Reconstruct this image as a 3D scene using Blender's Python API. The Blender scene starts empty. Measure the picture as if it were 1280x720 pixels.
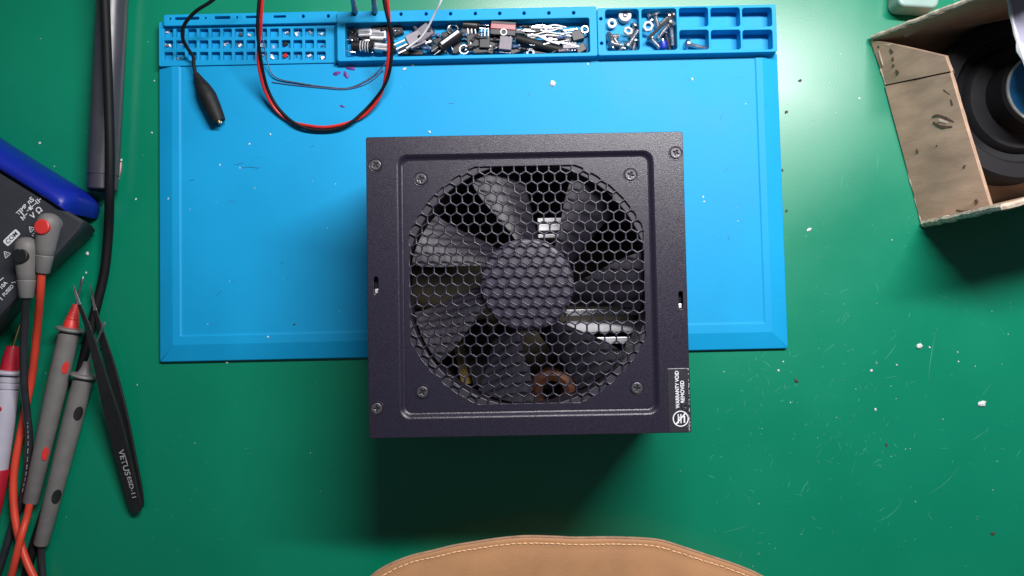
import bpy, bmesh, math, random
from mathutils import Vector, Matrix, Euler
random.seed(7)
PI = math.pi
R = math.radians
scene = bpy.context.scene
COL = scene.collection

# ------------------------------------------------------------------ camera
TILT = R(2.5)
DIST = 461.0            # mm along the optical axis to the table
FPX = 1000.0            # focal length in photo pixels (1280 wide)
cam_d = bpy.data.cameras.new('camera')
cam = bpy.data.objects.new('camera', cam_d)
COL.objects.link(cam)
CAM = Vector((0, -DIST * math.sin(TILT), DIST * math.cos(TILT)))
cam.location = CAM * 0.001
cam.rotation_euler = (TILT, 0, 0)
cam_d.sensor_width = 36.0
cam_d.lens = 36.0 * FPX / 1280.0
cam_d.clip_start = 0.01
cam_d.clip_end = 20.0
scene.camera = cam

# ------------------------------------------------------------------ world, lamps, exposure
world = bpy.data.worlds.new('World')
scene.world = world
world.use_nodes = True
wb = world.node_tree.nodes['Background']
wb.inputs[0].default_value = (0.70, 0.90, 1.0, 1)
wb.inputs[1].default_value = 0.095

def area_lamp(name, loc, target, sx, sy, power, color):
    d = bpy.data.lights.new(name, 'AREA')
    d.shape = 'RECTANGLE'; d.size = sx; d.size_y = sy
    d.energy = power; d.color = color
    o = bpy.data.objects.new(name, d); COL.objects.link(o)
    o.location = loc
    o.rotation_euler = (Vector(target) - Vector(loc)).to_track_quat('-Z', 'Y').to_euler()
    return o
# one bench strip light hanging over the far side of the table
area_lamp('bench_strip_light', (0.172, 0.290, 0.50), (0.15, 0.11, 0), 0.40, 0.035, 6.6, (1.0, 0.97, 0.985))

scene.view_settings.view_transform = 'Standard'
scene.view_settings.look = 'None'
scene.view_settings.exposure = 0.0
scene.view_settings.gamma = 1.0
scene.view_settings.use_curve_mapping = False
scene.render.engine = 'CYCLES'
scene.render.resolution_x = 1024
scene.render.resolution_y = 576

# ------------------------------------------------------------------ helpers
_ct, _st = math.cos(TILT), math.sin(TILT)
def P(px, py, z=0.0):
    """photo pixel -> point in mm on the level plane at height z mm"""
    x = (px - 640) / FPX; y = (360 - py) / FPX
    d = Vector((x, y * _ct + _st, y * _st - _ct))
    t = (z - CAM.z) / d.z
    return CAM + d * t

def lin(c):
    return tuple(((v / 12.92) if v <= 0.04045 else ((v + 0.055) / 1.055) ** 2.4) for v in (x / 255 for x in c))

MATS = {}
def mat(name, color, rough=0.5, metal=0.0, var=0.12, vscale=60, bump=0.0, bscale=400, spec=0.5, coat=0.0, rvar=0.0,
        trans=0.0, alpha=1.0, stretch=None, smudge=0.0, sheen=0.0):
    m = bpy.data.materials.new(name); m.use_nodes = True
    nt = m.node_tree; N = nt.nodes; L = nt.links
    b = N['Principled BSDF']
    b.inputs['Roughness'].default_value = rough
    b.inputs['Metallic'].default_value = metal
    b.inputs['Specular IOR Level'].default_value = spec
    b.inputs['Coat Weight'].default_value = coat
    b.inputs['Coat Roughness'].default_value = 0.15
    b.inputs['Transmission Weight'].default_value = trans
    b.inputs['Alpha'].default_value = alpha
    b.inputs['Sheen Weight'].default_value = sheen
    tc = N.new('ShaderNodeTexCoord')
    src = tc.outputs['Object']
    if stretch:
        mp = N.new('ShaderNodeMapping'); mp.inputs['Scale'].default_value = stretch
        L.new(src, mp.inputs['Vector']); src = mp.outputs['Vector']
    n1 = N.new('ShaderNodeTexNoise'); n1.inputs['Scale'].default_value = vscale; n1.inputs['Detail'].default_value = 5
    L.new(src, n1.inputs['Vector'])
    rp = N.new('ShaderNodeValToRGB')
    rp.color_ramp.elements[0].position = 0.3; rp.color_ramp.elements[1].position = 0.7
    rp.color_ramp.elements[0].color = tuple(c * (1 - var) for c in color) + (1,)
    rp.color_ramp.elements[1].color = tuple(min(1, c * (1 + var)) for c in color) + (1,)
    L.new(n1.outputs['Fac'], rp.inputs['Fac'])
    out = rp.outputs['Color']
    if smudge:
        # sparse grime: short smears and rubbed spots with a shape of their own
        mp2 = N.new('ShaderNodeMapping'); mp2.inputs['Scale'].default_value = (1.0, 2.2, 1.0); mp2.inputs['Rotation'].default_value = (0, 0, 0.5)
        L.new(tc.outputs['Object'], mp2.inputs['Vector'])
        n3 = N.new('ShaderNodeTexNoise'); n3.inputs['Scale'].default_value = 75; n3.inputs['Detail'].default_value = 8; n3.inputs['Roughness'].default_value = 0.68
        L.new(mp2.outputs['Vector'], n3.inputs['Vector'])
        r3 = N.new('ShaderNodeMapRange'); r3.inputs['From Min'].default_value = 0.62; r3.inputs['From Max'].default_value = 0.76
        r3.inputs['To Min'].default_value = 0.0; r3.inputs['To Max'].default_value = smudge
        L.new(n3.outputs['Fac'], r3.inputs['Value'])
        mx = N.new('ShaderNodeMix'); mx.data_type = 'RGBA'
        L.new(r3.outputs['Result'], mx.inputs[0]); L.new(out, mx.inputs[6]); mx.inputs[7].default_value = tuple(c * 0.35 + 0.01 for c in color) + (1,)
        out = mx.outputs[2]
    L.new(out, b.inputs['Base Color'])
    if rvar:
        mr = N.new('ShaderNodeMapRange')
        mr.inputs['To Min'].default_value = max(0.02, rough - rvar); mr.inputs['To Max'].default_value = min(1, rough + rvar)
        mr.inputs['From Min'].default_value = 0.3; mr.inputs['From Max'].default_value = 0.7
        L.new(n1.outputs['Fac'], mr.inputs['Value']); L.new(mr.outputs['Result'], b.inputs['Roughness'])
    if bump:
        n2 = N.new('ShaderNodeTexNoise'); n2.inputs['Scale'].default_value = bscale; n2.inputs['Detail'].default_value = 3
        L.new(src, n2.inputs['Vector'])
        bp = N.new('ShaderNodeBump'); bp.inputs['Strength'].default_value = bump; bp.inputs['Distance'].default_value = 0.0004
        L.new(n2.outputs['Fac'], bp.inputs['Height']); L.new(bp.outputs['Normal'], b.inputs['Normal'])
    MATS[name] = m
    return m

# materials
mat('table_green', (0.001, 0.190, 0.102), 0.29, var=0.10, vscale=9, bump=0.05, bscale=900, rvar=0.06, spec=0.55, smudge=0.10)
mat('mat_blue', (0.004, 0.292, 0.58), 0.55, var=0.07, vscale=16, bump=0.10, bscale=1500, rvar=0.05, spec=0.22, smudge=0.30)
mat('steel_black', (0.0155, 0.0122, 0.0245), 0.32, var=0.20, vscale=2400, bump=0.26, bscale=2600, rvar=0.08, spec=0.5)
mat('grille_black', (0.050, 0.045, 0.062), 0.36, var=0.2, vscale=900, bump=0.3, bscale=2200, spec=0.6)
mat('inner_black', (0.012, 0.012, 0.014), 0.42, spec=0.35, var=0.2, vscale=80)
mat('fan_plastic', (0.018, 0.016, 0.024), 0.50, var=0.08, vscale=60, spec=0.5)
mat('hub_plastic', (0.042, 0.036, 0.058), 0.45, var=0.08, vscale=60)
mat('screw_black', (0.110, 0.105, 0.120), 0.30, metal=0.6, var=0.2, vscale=300)
mat('recess_black', (0.006, 0.006, 0.007), 0.6)
mat('steel', (0.56, 0.56, 0.58), 0.28, metal=0.92, var=0.15, vscale=300, rvar=0.08)
mat('pin_metal', (0.34, 0.34, 0.36), 0.42, metal=0.6, var=0.2, vscale=300)
mat('steel_dull', (0.30, 0.30, 0.33), 0.38, metal=1.0, var=0.25, vscale=300, rvar=0.1)
mat('aluminium', (0.78, 0.78, 0.80), 0.40, metal=0.7, var=0.08, vscale=200)
mat('white_print', (0.75, 0.75, 0.78), 0.55, var=0.15, vscale=500)
mat('grey_print', (0.34, 0.34, 0.35), 0.55, var=0.3, vscale=700)
mat('sticker_black', (0.022, 0.021, 0.027), 0.38, var=0.15, vscale=200)
mat('worn_white', (0.55, 0.55, 0.58), 0.6, var=0.3, vscale=800)
mat('meter_dark', (0.030, 0.032, 0.040), 0.55, var=0.12, vscale=120, bump=0.2, bscale=1800)
mat('holster_blue', (0.003, 0.015, 0.29), 0.42, var=0.10, vscale=60, bump=0.08, bscale=900)
mat('probe_grey', (0.165, 0.155, 0.150), 0.55, var=0.10, vscale=150, bump=0.2, bscale=1500)
mat('probe_pale', (0.46, 0.44, 0.52), 0.5, var=0.06, vscale=100)
mat('red_plastic', (0.62, 0.035, 0.030), 0.45, var=0.1, vscale=120)
mat('dark_red_plastic', (0.42, 0.012, 0.030), 0.4, var=0.1, vscale=120)
mat('red_wire', (0.66, 0.060, 0.030), 0.42, var=0.08, vscale=120)
mat('pvc_red', (0.50, 0.020, 0.020), 0.32, var=0.08, vscale=120)
mat('pvc_black', (0.005, 0.005, 0.006), 0.62, spec=0.25, var=0.2, vscale=120)
mat('rubber_black', (0.010, 0.010, 0.011), 0.6, spec=0.3, var=0.2, vscale=120, bump=0.15, bscale=800)
mat('lead_black', (0.024, 0.024, 0.030), 0.42, var=0.2, vscale=120)
mat('tube_grey', (0.045, 0.045, 0.058), 0.34, var=0.10, vscale=60, bump=0.03, bscale=300, rvar=0.06)
mat('gold', (0.75, 0.52, 0.20), 0.28, metal=1.0, var=0.1)
mat('tweezer_black', (0.010, 0.010, 0.011), 0.36, var=0.2, vscale=200, bump=0.05)
mat('white_wire', (0.72, 0.72, 0.74), 0.4, var=0.05)
mat('thin_blue_wire', (0.10, 0.16, 0.30), 0.35, metal=0.5, var=0.2)
mat('cardboard', (0.40, 0.275, 0.195), 0.85, var=0.24, vscale=38, bump=0.2, bscale=260, spec=0.2, stretch=(1, 3, 1))
mat('cardboard_edge', (0.50, 0.42, 0.33), 0.9, var=0.35, vscale=260, bump=0.8, bscale=500, spec=0.1)
mat('cardboard_scuff', (0.10, 0.060, 0.040), 0.9, var=0.3, vscale=300)
mat('paper_white', (0.30, 0.29, 0.40), 0.6, var=0.04, vscale=60, bump=0.1, bscale=120)
mat('reel_black', (0.008, 0.008, 0.010), 0.65, spec=0.3, var=0.25, vscale=40, rvar=0.1)
mat('label_blue', (0.012, 0.13, 0.33), 0.3, var=0.25, vscale=40)
mat('label_rim', (0.40, 0.44, 0.42), 0.4, var=0.1)
mat('pale_plastic', (0.22, 0.33, 0.29), 0.35, var=0.1)
mat('leather_tan', (0.41, 0.208, 0.096), 0.62, var=0.11, vscale=45, bump=0.45, bscale=1300, rvar=0.06, spec=0.3)
mat('leather_edge', (0.36, 0.21, 0.13), 0.75, var=0.2, vscale=200, bump=0.3, bscale=900)
mat('thread', (0.82, 0.52, 0.30), 0.7, var=0.15, vscale=500)
mat('crumb_white', (0.60, 0.64, 0.62), 0.5, var=0.1, vscale=500)
mat('pink_plastic', (0.62, 0.28, 0.30), 0.45, var=0.15, vscale=300)
mat('purple_bit', (0.10, 0.02, 0.20), 0.45, var=0.3, vscale=500)
mat('scratch', (0.045, 0.29, 0.19), 0.7, var=0.35, vscale=60)
mat('dust_dark', (0.05, 0.04, 0.03), 0.8)
mat('ceramic_grey', (0.15, 0.135, 0.165), 0.4, var=0.12, vscale=400)
mat('blue_plastic', (0.010, 0.030, 0.36), 0.4, var=0.1)
mat('nylon_white', (0.55, 0.55, 0.57), 0.42, var=0.05)
mat('board_brown', (0.050, 0.042, 0.020), 0.5, var=0.3, vscale=100)
mat('tape_yellow', (0.30, 0.22, 0.06), 0.45, var=0.2, vscale=100)
mat('copper', (0.10, 0.035, 0.015), 0.6, metal=0.3, var=0.2, vscale=300)
mat('red_film', (0.22, 0.015, 0.022), 0.35, var=0.15, vscale=300)

def setp(o, label=None, cat=None, group=None, kind=None):
    if label: o['label'] = label
    if cat: o['category'] = cat
    if group: o['group'] = group
    if kind: o['kind'] = kind
    return o

def thing(name, loc, label, cat, group=None, rz=0.0):
    """an Empty at the thing's base; loc in mm"""
    o = bpy.data.objects.new(name, None)
    o.empty_display_size = 0.01
    COL.objects.link(o)
    o.location = Vector(loc) * 0.001
    o.rotation_euler = (0, 0, rz)
    setp(o, label, cat, group)
    return o

def wloc(o):
    v = Vector((0, 0, 0))
    while o:
        v += o.location; o = o.parent
    return v * 1000

def finish(name, me, m, parent=None, smooth=True, angle=40):
    me.name = name
    if smooth:
        me.polygons.foreach_set('use_smooth', [True] * len(me.polygons))
        me.set_sharp_from_angle(angle=R(angle))
    me.materials.clear()
    me.materials.append(MATS[m] if isinstance(m, str) else m)
    o = bpy.data.objects.new(name, me)
    COL.objects.link(o)
    if parent: o.parent = parent
    return o

def obj(name, verts, faces, m, parent=None, local=False, origin=None, smooth=True, angle=40):
    """verts in mm. world coords unless local; a top-level object gets its origin at `origin`"""
    if parent is not None and not local: off = wloc(parent)
    elif origin is not None: off = Vector(origin)
    else: off = Vector((0, 0, 0))
    me = bpy.data.meshes.new(name)
    me.from_pydata([((v[0] - off[0]) * .001, (v[1] - off[1]) * .001, (v[2] - off[2]) * .001) for v in verts], [], faces)
    bm = bmesh.new(); bm.from_mesh(me)
    bmesh.ops.recalc_face_normals(bm, faces=bm.faces)
    bm.to_mesh(me); bm.free()
    me.update()
    o = finish(name, me, m, parent, smooth, angle)
    if parent is None and origin is not None: o.location = off * .001
    return o

def flatcap(o):
    o.data.polygons.foreach_set('use_smooth', [abs(p.normal.z) < .98 for p in o.data.polygons]); return o

def rrect(cx, cy, w, h, r=0, rot=0, n=5):
    pts = []
    if r <= 0:
        base = [(w/2, h/2), (-w/2, h/2), (-w/2, -h/2), (w/2, -h/2)]
    else:
        r = min(r, w/2 - 1e-4, h/2 - 1e-4)
        base = []
        for (sx, sy, a0) in ((1, 1, 0), (-1, 1, 90), (-1, -1, 180), (1, -1, 270)):
            for k in range(n + 1):
                a = R(a0 + 90 * k / n)
                base.append((sx * (w/2 - r) + r * math.cos(a), sy * (h/2 - r) + r * math.sin(a)))
    c, s = math.cos(rot), math.sin(rot)
    return [(cx + x * c - y * s, cy + x * s + y * c) for x, y in base]

def circle(cx, cy, r, n=20):
    return [(cx + r * math.cos(2*PI*k/n), cy + r * math.sin(2*PI*k/n)) for k in range(n)]

def plate(name, outer, holes, z0, z1, bevel, m, parent=None, local=False, origin=None, angle=40, seg=1):
    """flat slab with holes between heights z0 and z1 (mm), bevelled edges"""
    if parent is not None and not local: off = wloc(parent)
    elif origin is not None: off = Vector(origin)
    else: off = Vector((0, 0, 0))
    cu = bpy.data.curves.new(name + '_c', 'CURVE')
    cu.dimensions = '2D'; cu.fill_mode = 'BOTH'
    for poly in [outer] + list(holes):
        sp = cu.splines.new('POLY'); sp.points.add(len(poly) - 1)
        for p, q in zip(sp.points, poly): p.co = ((q[0] - off[0]) * .001, (q[1] - off[1]) * .001, 0, 1)
        sp.use_cyclic_u = True
    cu.extrude = max(0, (z1 - z0) / 2 - bevel) * .001
    cu.bevel_depth = bevel * .001; cu.bevel_resolution = seg
    cu.offset = -bevel * .001
    t = bpy.data.objects.new('tmp', cu); COL.objects.link(t)
    dg = bpy.context.evaluated_depsgraph_get()
    me = bpy.data.meshes.new_from_object(t.evaluated_get(dg))
    bpy.data.objects.remove(t); bpy.data.curves.remove(cu)
    zc = ((z0 + z1) / 2 - off[2]) * .001
    me.transform(Matrix.Translation((0, 0, zc)))
    bm = bmesh.new(); bm.from_mesh(me)
    bmesh.ops.remove_doubles(bm, verts=bm.verts, dist=1e-7)
    bmesh.ops.recalc_face_normals(bm, faces=bm.faces)
    bm.to_mesh(me); bm.free()
    o = finish(name, me, m, parent, True, angle)
    o.data.polygons.foreach_set('use_smooth', [abs(p.normal.z) < .98 and abs(p.normal.z) > .02 for p in o.data.polygons])
    if parent is None and origin is not None: o.location = off * .001
    return o

def text(name, s, cx, cy, z, width, ang, m, parent, local=False, bold=0.0, height=None):
    """flat lettering, centred, fitted to `width` mm"""
    off = Vector((0, 0, 0)) if local else wloc(parent)
    cu = bpy.data.curves.new(name + '_c', 'FONT'); cu.body = s
    cu.align_x = 'CENTER'; cu.align_y = 'CENTER'; cu.size = 1; cu.offset = bold; cu.extrude = 0.0
    t = bpy.data.objects.new('tmp', cu); COL.objects.link(t)
    dg = bpy.context.evaluated_depsgraph_get()
    me = bpy.data.meshes.new_from_object(t.evaluated_get(dg))
    bpy.data.objects.remove(t); bpy.data.curves.remove(cu)
    xs = [v.co.x for v in me.vertices]; ys = [v.co.y for v in me.vertices]
    if not xs: return None
    kx = width / (max(xs) - min(xs)); ky = kx if height is None else height / (max(ys) - min(ys))
    mx, my = (max(xs) + min(xs)) / 2, (max(ys) + min(ys)) / 2
    c, sn = math.cos(ang), math.sin(ang)
    for v in me.vertices:
        x, y = (v.co.x - mx) * kx, (v.co.y - my) * ky
        v.co = ((cx + x * c - y * sn - off[0]) * .001, (cy + x * sn + y * c - off[1]) * .001, (z - off[2]) * .001)
    return finish(name, me, m, parent, False)

def catmull(pts, n=8):
    pts = [Vector(p) for p in pts]
    if len(pts) < 3: 
        return [pts[0].lerp(pts[-1], k / n) for k in range(n + 1)]
    out = []
    q = [pts[0] * 2 - pts[1]] + pts + [pts[-1] * 2 - pts[-2]]
    for i in range(1, len(q) - 2):
        p0, p1, p2, p3 = q[i-1], q[i], q[i+1], q[i+2]
        for k in range(n):
            t = k / n
            out.append(0.5 * ((2*p1) + (p2 - p0)*t + (2*p0 - 5*p1 + 4*p2 - p3)*t*t + (3*p1 - p0 - 3*p2 + p3)*t**3))
    out.append(pts[-1])
    return out

def sweep_data(path, radii, seg=10, flat=1.0, cap=True):
    """tube along a path with a radius for each point; `flat` scales the height"""
    path = [Vector(p) for p in path]; n = len(path)
    if not isinstance(radii, (list, tuple)): radii = [radii] * n
    verts, faces = [], []
    up = Vector((0, 0, 1))
    t0 = (path[1] - path[0]).normalized()
    if abs(t0.z) > 0.9: up = Vector((0, 1, 0))
    side = t0.cross(up).normalized(); nrm = side.cross(t0).normalized()
    prev = t0
    for i in range(n):
        t = (path[min(i+1, n-1)] - path[max(i-1, 0)])
        t = t.normalized() if t.length > 1e-9 else prev
        q = prev.rotation_difference(t)
        side = (q @ side).normalized(); nrm = (q @ nrm).normalized(); prev = t
        for k in range(seg):
            a = 2*PI*k/seg
            verts.append(path[i] + side * (math.cos(a) * radii[i]) + nrm * (math.sin(a) * radii[i] * flat))
    for i in range(n - 1):
        for k in range(seg):
            a, b = i*seg + k, i*seg + (k+1) % seg
            faces.append((a, b, b + seg, a + seg))
    if cap:
        faces.append(tuple(range(seg - 1, -1, -1)))
        faces.append(tuple((n-1)*seg + k for k in range(seg)))
    return verts, faces

def tube(name, path, r, m, parent=None, seg=10, n=8, flat=1.0, local=False, origin=None, straight=False):
    if straight: pp = [Vector(p) for p in path]; rr = r
    else:
        pp = catmull(path, n)
        if isinstance(r, (list, tuple)):
            rr = []
            for i in range(len(pp)):
                f = i / (len(pp) - 1) * (len(r) - 1); j = min(int(f), len(r) - 2)
                rr.append(r[j] + (r[j+1] - r[j]) * (f - j))
        else: rr = r
    v, f = sweep_data(pp, rr, seg, flat)
    return obj(name, v, f, m, parent, local, origin, True, 50)

def axis_lathe(name, a, b, prof, m, parent=None, seg=18, local=False, origin=None, flat=1.0):
    """prof: list of (fraction or mm along a->b, radius)"""
    a, b = Vector(a), Vector(b); d = b - a; L = d.length; u = d.normalized()
    path = [a + u * s for s, r in prof]
    v, f = [], []
    up = Vector((0, 0, 1)) if abs(u.z) < 0.9 else Vector((0, 1, 0))
    side = u.cross(up).normalized(); nrm = side.cross(u).normalized()
    for p, (s, r) in zip(path, prof):
        for k in range(seg):
            an = 2*PI*k/seg
            v.append(p + side * (math.cos(an) * r) + nrm * (math.sin(an) * r * flat))
    n = len(prof)
    for i in range(n - 1):
        for k in range(seg):
            x, y = i*seg + k, i*seg + (k+1) % seg
            f.append((x, y, y + seg, x + seg))
    f.append(tuple(range(seg - 1, -1, -1))); f.append(tuple((n-1)*seg + k for k in range(seg)))
    return obj(name, v, f, m, parent, local, origin, True, 35)

def boxdata(cx, cy, cz, sx, sy, sz, rot=0):
    c, s = math.cos(rot), math.sin(rot)
    v = []
    for z in (-1, 1):
        for x, y in ((-1, -1), (1, -1), (1, 1), (-1, 1)):
            X, Y = x*sx/2, y*sy/2
            v.append((cx + X*c - Y*s, cy + X*s + Y*c, cz + z*sz/2))
    f = [(3, 2, 1, 0), (4, 5, 6, 7), (0, 1, 5, 4), (1, 2, 6, 5), (2, 3, 7, 6), (3, 0, 4, 7)]
    return v, f

def merge(*parts):
    V, F = [], []
    for v, f in parts:
        o = len(V); V += list(v); F += [tuple(i + o for i in q) for q in f]
    return V, F

def bbox(name, cx, cy, z0, z1, sx, sy, m, parent=None, local=False, rot=0, bevel=0.3, r=0.4, origin=None):
    return plate(name, rrect(cx, cy, sx, sy, r, rot, 3), [], z0, z1, min(bevel, (z1 - z0) * .45), m, parent, local, origin)

def copy_tree(root, loc, rot=(0, 0, 0), scale=1.0, label=None, cat=None, group=None):
    c = root.copy(); COL.objects.link(c)
    c.location = Vector(loc) * .001; c.rotation_euler = rot; c.scale = (scale,) * 3
    for ch in root.children:
        d = ch.copy(); COL.objects.link(d); d.parent = c
        for g in ch.children:
            e = g.copy(); COL.objects.link(e); e.parent = d
    setp(c, label, cat, group)
    return c

# ------------------------------------------------------------------ table
tv, tf = boxdata(0, 100, -15, 1700, 1300, 30)
table = setp(obj('table', tv, tf, 'table_green', None, origin=(0, 100, 0)), 'green work table top with fine pale scratches', None, None, 'structure')

# ------------------------------------------------------------------ blue repair mat
ZS, ZG, ZB, ZRL = 4.5, 5.6, 10.4, 8.4        # work surface, pocket grid, tall tray blocks
MC = P(590, 235, 0)
MROT = R(1.25)
repair_mat = thing('repair_mat', (MC.x, MC.y, 0), 'blue silicone repair mat with parts tray along its far edge', 'work mat', None, MROT)
def ML(px, py, z):
    v = P(px, py, z) - Vector((MC.x, MC.y, 0)); c, s = math.cos(-MROT), math.sin(-MROT)
    return Vector((v.x*c - v.y*s, v.x*s + v.y*c, z))
def mrect(x0, y0, x1, y1, z, r=0.8):
    a = ML((x0+x1)/2, (y0+y1)/2, z)
    k = (ML(x1, y1, z) - ML(x0, y0, z))
    w = (ML(x1, (y0+y1)/2, z) - ML(x0, (y0+y1)/2, z)).length; h = (ML((x0+x1)/2, y1, z) - ML((x0+x1)/2, y0, z)).length
    return rrect(a.x, a.y, w, h, r, 0, 4)
# work surface: outer rectangle with a sloped border and a shallow lip
bl, br_, tl, tr = ML(201, 452, 0), ML(983.5, 435.5, 0), ML(202, 40, 0), ML(968, 30, 0)
x0, x1 = (bl.x + tl.x) / 2, (br_.x + tr.x) / 2
y0 = (bl.y + br_.y) / 2; y1 = ML(590, 76, 0).y
def ring(i_l, i_r, i_b, i_t, z, r):
    w, h = (x1 - i_r) - (x0 + i_l), (y1 - i_t) - (y0 + i_b)
    return [(p[0], p[1], z) for p in rrect((x1 - i_r + x0 + i_l)/2, (y1 - i_t + y0 + i_b)/2, w, h, r, 0, 4)]
rings = [ring(.6, .6, .6, 0, 0, 1.0), ring(0, 0, 0, 0, .5, 1.2), ring(0, 0, 0, 0, 2.2, 1.2), ring(.4, .4, .4, 0, 2.6, 1.2), ring(8, 9, 9, 0, 5.0, .8), ring(8.6, 9.6, 9.6, 0, 5.15, .8),
         ring(12.6, 13.2, 14.2, 0, 5.15, .8), ring(13.4, 14, 15, 0, 4.6, .8), ring(14, 14.6, 15.6, 0, ZS, .8)]
V, F = [], []
for rg in rings: V += rg
n = len(rings[0])
for i in range(len(rings) - 1):
    for k in range(n): F.append((i*n + k, i*n + (k+1) % n, (i+1)*n + (k+1) % n, (i+1)*n + k))
F.append(tuple((len(rings)-1)*n + k for k in range(n))); F.append(tuple(range(n - 1, -1, -1)))
flatcap(obj('work_surface', V, F, 'mat_blue', repair_mat, True, angle=25))
# low grid of 42 small square pockets
holes = []
cols = [190 + (82 + 58.7 * i) / 4 for i in range(14)]
rows = [41.2, 55.6, 70.2]
for i, cx in enumerate(cols):
    for j, cy in enumerate(rows):
        holes.append(mrect(cx - 5.6, cy - 5.4 - (i - 6) * .05, cx + 5.6, cy + 5.0 - (i - 6) * .05, ZG, 0.7))
grid_out = mrect(198.5, 25, 424, 80.5, ZG, 1.0)
plate('small_pocket_grid', grid_out, holes, 2.6, ZG, 0.25, 'mat_blue', repair_mat, True)
plate('grid_floor', mrect(199.5, 26, 423, 79.5, ZG, 1.0), [], 0.0, 2.6, 0.1, 'mat_blue', repair_mat, True)
# rear rail with slots and holes
def mslot(xa, xb, y, h=3.2): return mrect(xa, y - h/2, xb, y + h/2, ZB, 0.65)
def mdot(x, y, r=0.95):
    a = ML(x, y, ZB); return circle(a.x, a.y, r, 14)
rail_h = [mdot(210.5, 21.8, .6), mslot(216, 247, 21.3), mdot(255, 20.8, .6), mslot(266, 286, 20.2), mdot(294.5, 19.8, .6),
          mslot(305, 321, 19.4, 2.6), mslot(340, 356, 18.9, 2.6), mdot(377.5, 18.6), mdot(409, 18.2)]
plate('rear_rail', mrect(202.5, 14.2, 421, 28.6, ZB, 1.2), rail_h, 0.0, ZRL, 0.4, 'mat_blue', repair_mat, True)
# large compartment block
pock = mrect(431, 25.3, 737, 68.6, ZB, 1.2)
mid_h = [pock] + [mdot(x, 18.2 - (x - 409) * .0075) for x in (443, 468, 501, 532.5, 563, 594, 624.5, 655, 686, 717)]
plate('large_compartment', mrect(421.3, 11.0, 746.5, 73.2, ZB, 1.2), mid_h, 2.0, ZB, 0.4, 'mat_blue', repair_mat, True)
plate('large_compartment_floor', mrect(422.5, 12.5, 745, 72, ZB, 1.0), [], 0, 2.0, 0.1, 'mat_blue', repair_mat, True)
# bolt compartment block
ph = [mrect(757, 11.6, 799, 63, ZB, 1.6), mrect(802.5, 10.8, 846, 62.4, ZB, 1.6)]
for (a, b) in ((849, 885.2), (888.4, 925), (928, 965)):
    ph.append(mrect(a, 9.6, b, 33, ZB, 1.4)); ph.append(mrect(a + .6, 37.4, b + .8, 61.8, ZB, 1.4))
ph += [mdot(751, 23.3, .9), mdot(752, 54, .9)]
plate('bolt_compartments', mrect(746.9, 7.6, 971, 67.0, ZB, 1.2), ph, 2.0, ZB, 0.4, 'mat_blue', repair_mat, True)
plate('bolt_compartments_floor', mrect(748, 9, 969.5, 66, ZB, 1.0), [], 0, 2.0, 0.1, 'mat_blue', repair_mat, True)

def skirt(xa, xb, ytop, run, side=None):
    # wedge in front of a tray block: flush under the block edge, sloping down to the work surface
    a, b = ML(xa, ytop, ZB), ML(xb, ytop, ZB)
    if side is None:
        top_ = [Vector((a.x, a.y, ZB - .3)), Vector((b.x, a.y, ZB - .3))]; out = [Vector((a.x - .0, a.y - run, ZS - .3)), Vector((b.x, a.y - run, ZS - .3))]
    else:
        b2 = ML(xa, side, ZB)
        top_ = [Vector((a.x, b2.y, ZB - .3)), Vector((a.x, a.y, ZB - .3))]; out = [Vector((a.x - run, b2.y, ZG - .5)), Vector((a.x - run, a.y - run, ZG - .5))]
    V = [top_[0], top_[1], out[1], out[0]] + [Vector((p.x, p.y, 1.0)) for p in (top_[0], top_[1], out[1], out[0])]
    obj('tray_skirt', V, [(0, 1, 2, 3), (4, 7, 6, 5), (0, 4, 5, 1), (1, 5, 6, 2), (2, 6, 7, 3), (3, 7, 4, 0)], 'mat_blue', repair_mat, True, smooth=False)
fa_, fb_ = ML(747, 68, ZS), ML(969, 80, ZS)
bbox('surface_strip', (fa_.x + fb_.x)/2 - 6, (fa_.y + y1)/2 - .4, 0.2, ZS - .02, fb_.x - fa_.x - 13, fa_.y - y1 + .8, 'mat_blue', repair_mat, True, bevel=.02, r=.1)
skirt(420, 747.5, 72.6, 3.0); skirt(747, 971, 66.4, 2.4); skirt(421.6, 0, 72.6, 3.0, side=29)

# ------------------------------------------------------------------ power supply unit
H = 86.0
c4 = [P(458, 172, H), P(854, 164.5, H), P(862.5, 540.5, H), P(461, 547.5, H)]
PC = sum(c4, Vector((0, 0, 0))) / 4
PW = ((c4[1] - c4[0]).length + (c4[2] - c4[3]).length) / 2
PD = ((c4[3] - c4[0]).length + (c4[2] - c4[1]).length) / 2
e = (c4[1] - c4[0]) + (c4[2] - c4[3])
PROT = math.atan2(e.y, e.x)
print('PSU', PC, PW, PD, math.degrees(PROT))
psu = thing('power_supply', (PC.x, PC.y, 4.5), 'black steel computer power supply with hexagonal fan grille standing on the blue mat', 'power supply', None, PROT)
ZB0 = 4.5
def PL(px, py, z=H):
    v = P(px, py, z) - PC; c, s = math.cos(-PROT), math.sin(-PROT)
    return Vector((v.x*c - v.y*s, v.x*s + v.y*c, z - ZB0))
HT = H - ZB0        # local top height
recess_c = (PL(498.5, 355) + PL(819, 352)) / 2; ry0, ry1 = PL(658, 520.5).y, PL(658, 191).y
rx0, rx1 = PL(498, 355).x, PL(820.5, 353).x
rcx, rcy, rw, rh = (rx0 + rx1)/2, (ry0 + ry1)/2, rx1 - rx0, ry1 - ry0
# walls and floor
plate('side_walls', rrect(0, 0, PW, PD, 1.2, 0, 4), [rrect(0, 0, PW - 2, PD - 2, .6, 0, 3)], 0.0, HT - 1.0, 0.12, 'steel_black', psu, True)
plate('case_floor', rrect(0, 0, PW - 2.2, PD - 2.2, .5, 0, 3), [], 0.2, 1.2, 0.1, 'inner_black', psu, True)
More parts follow.
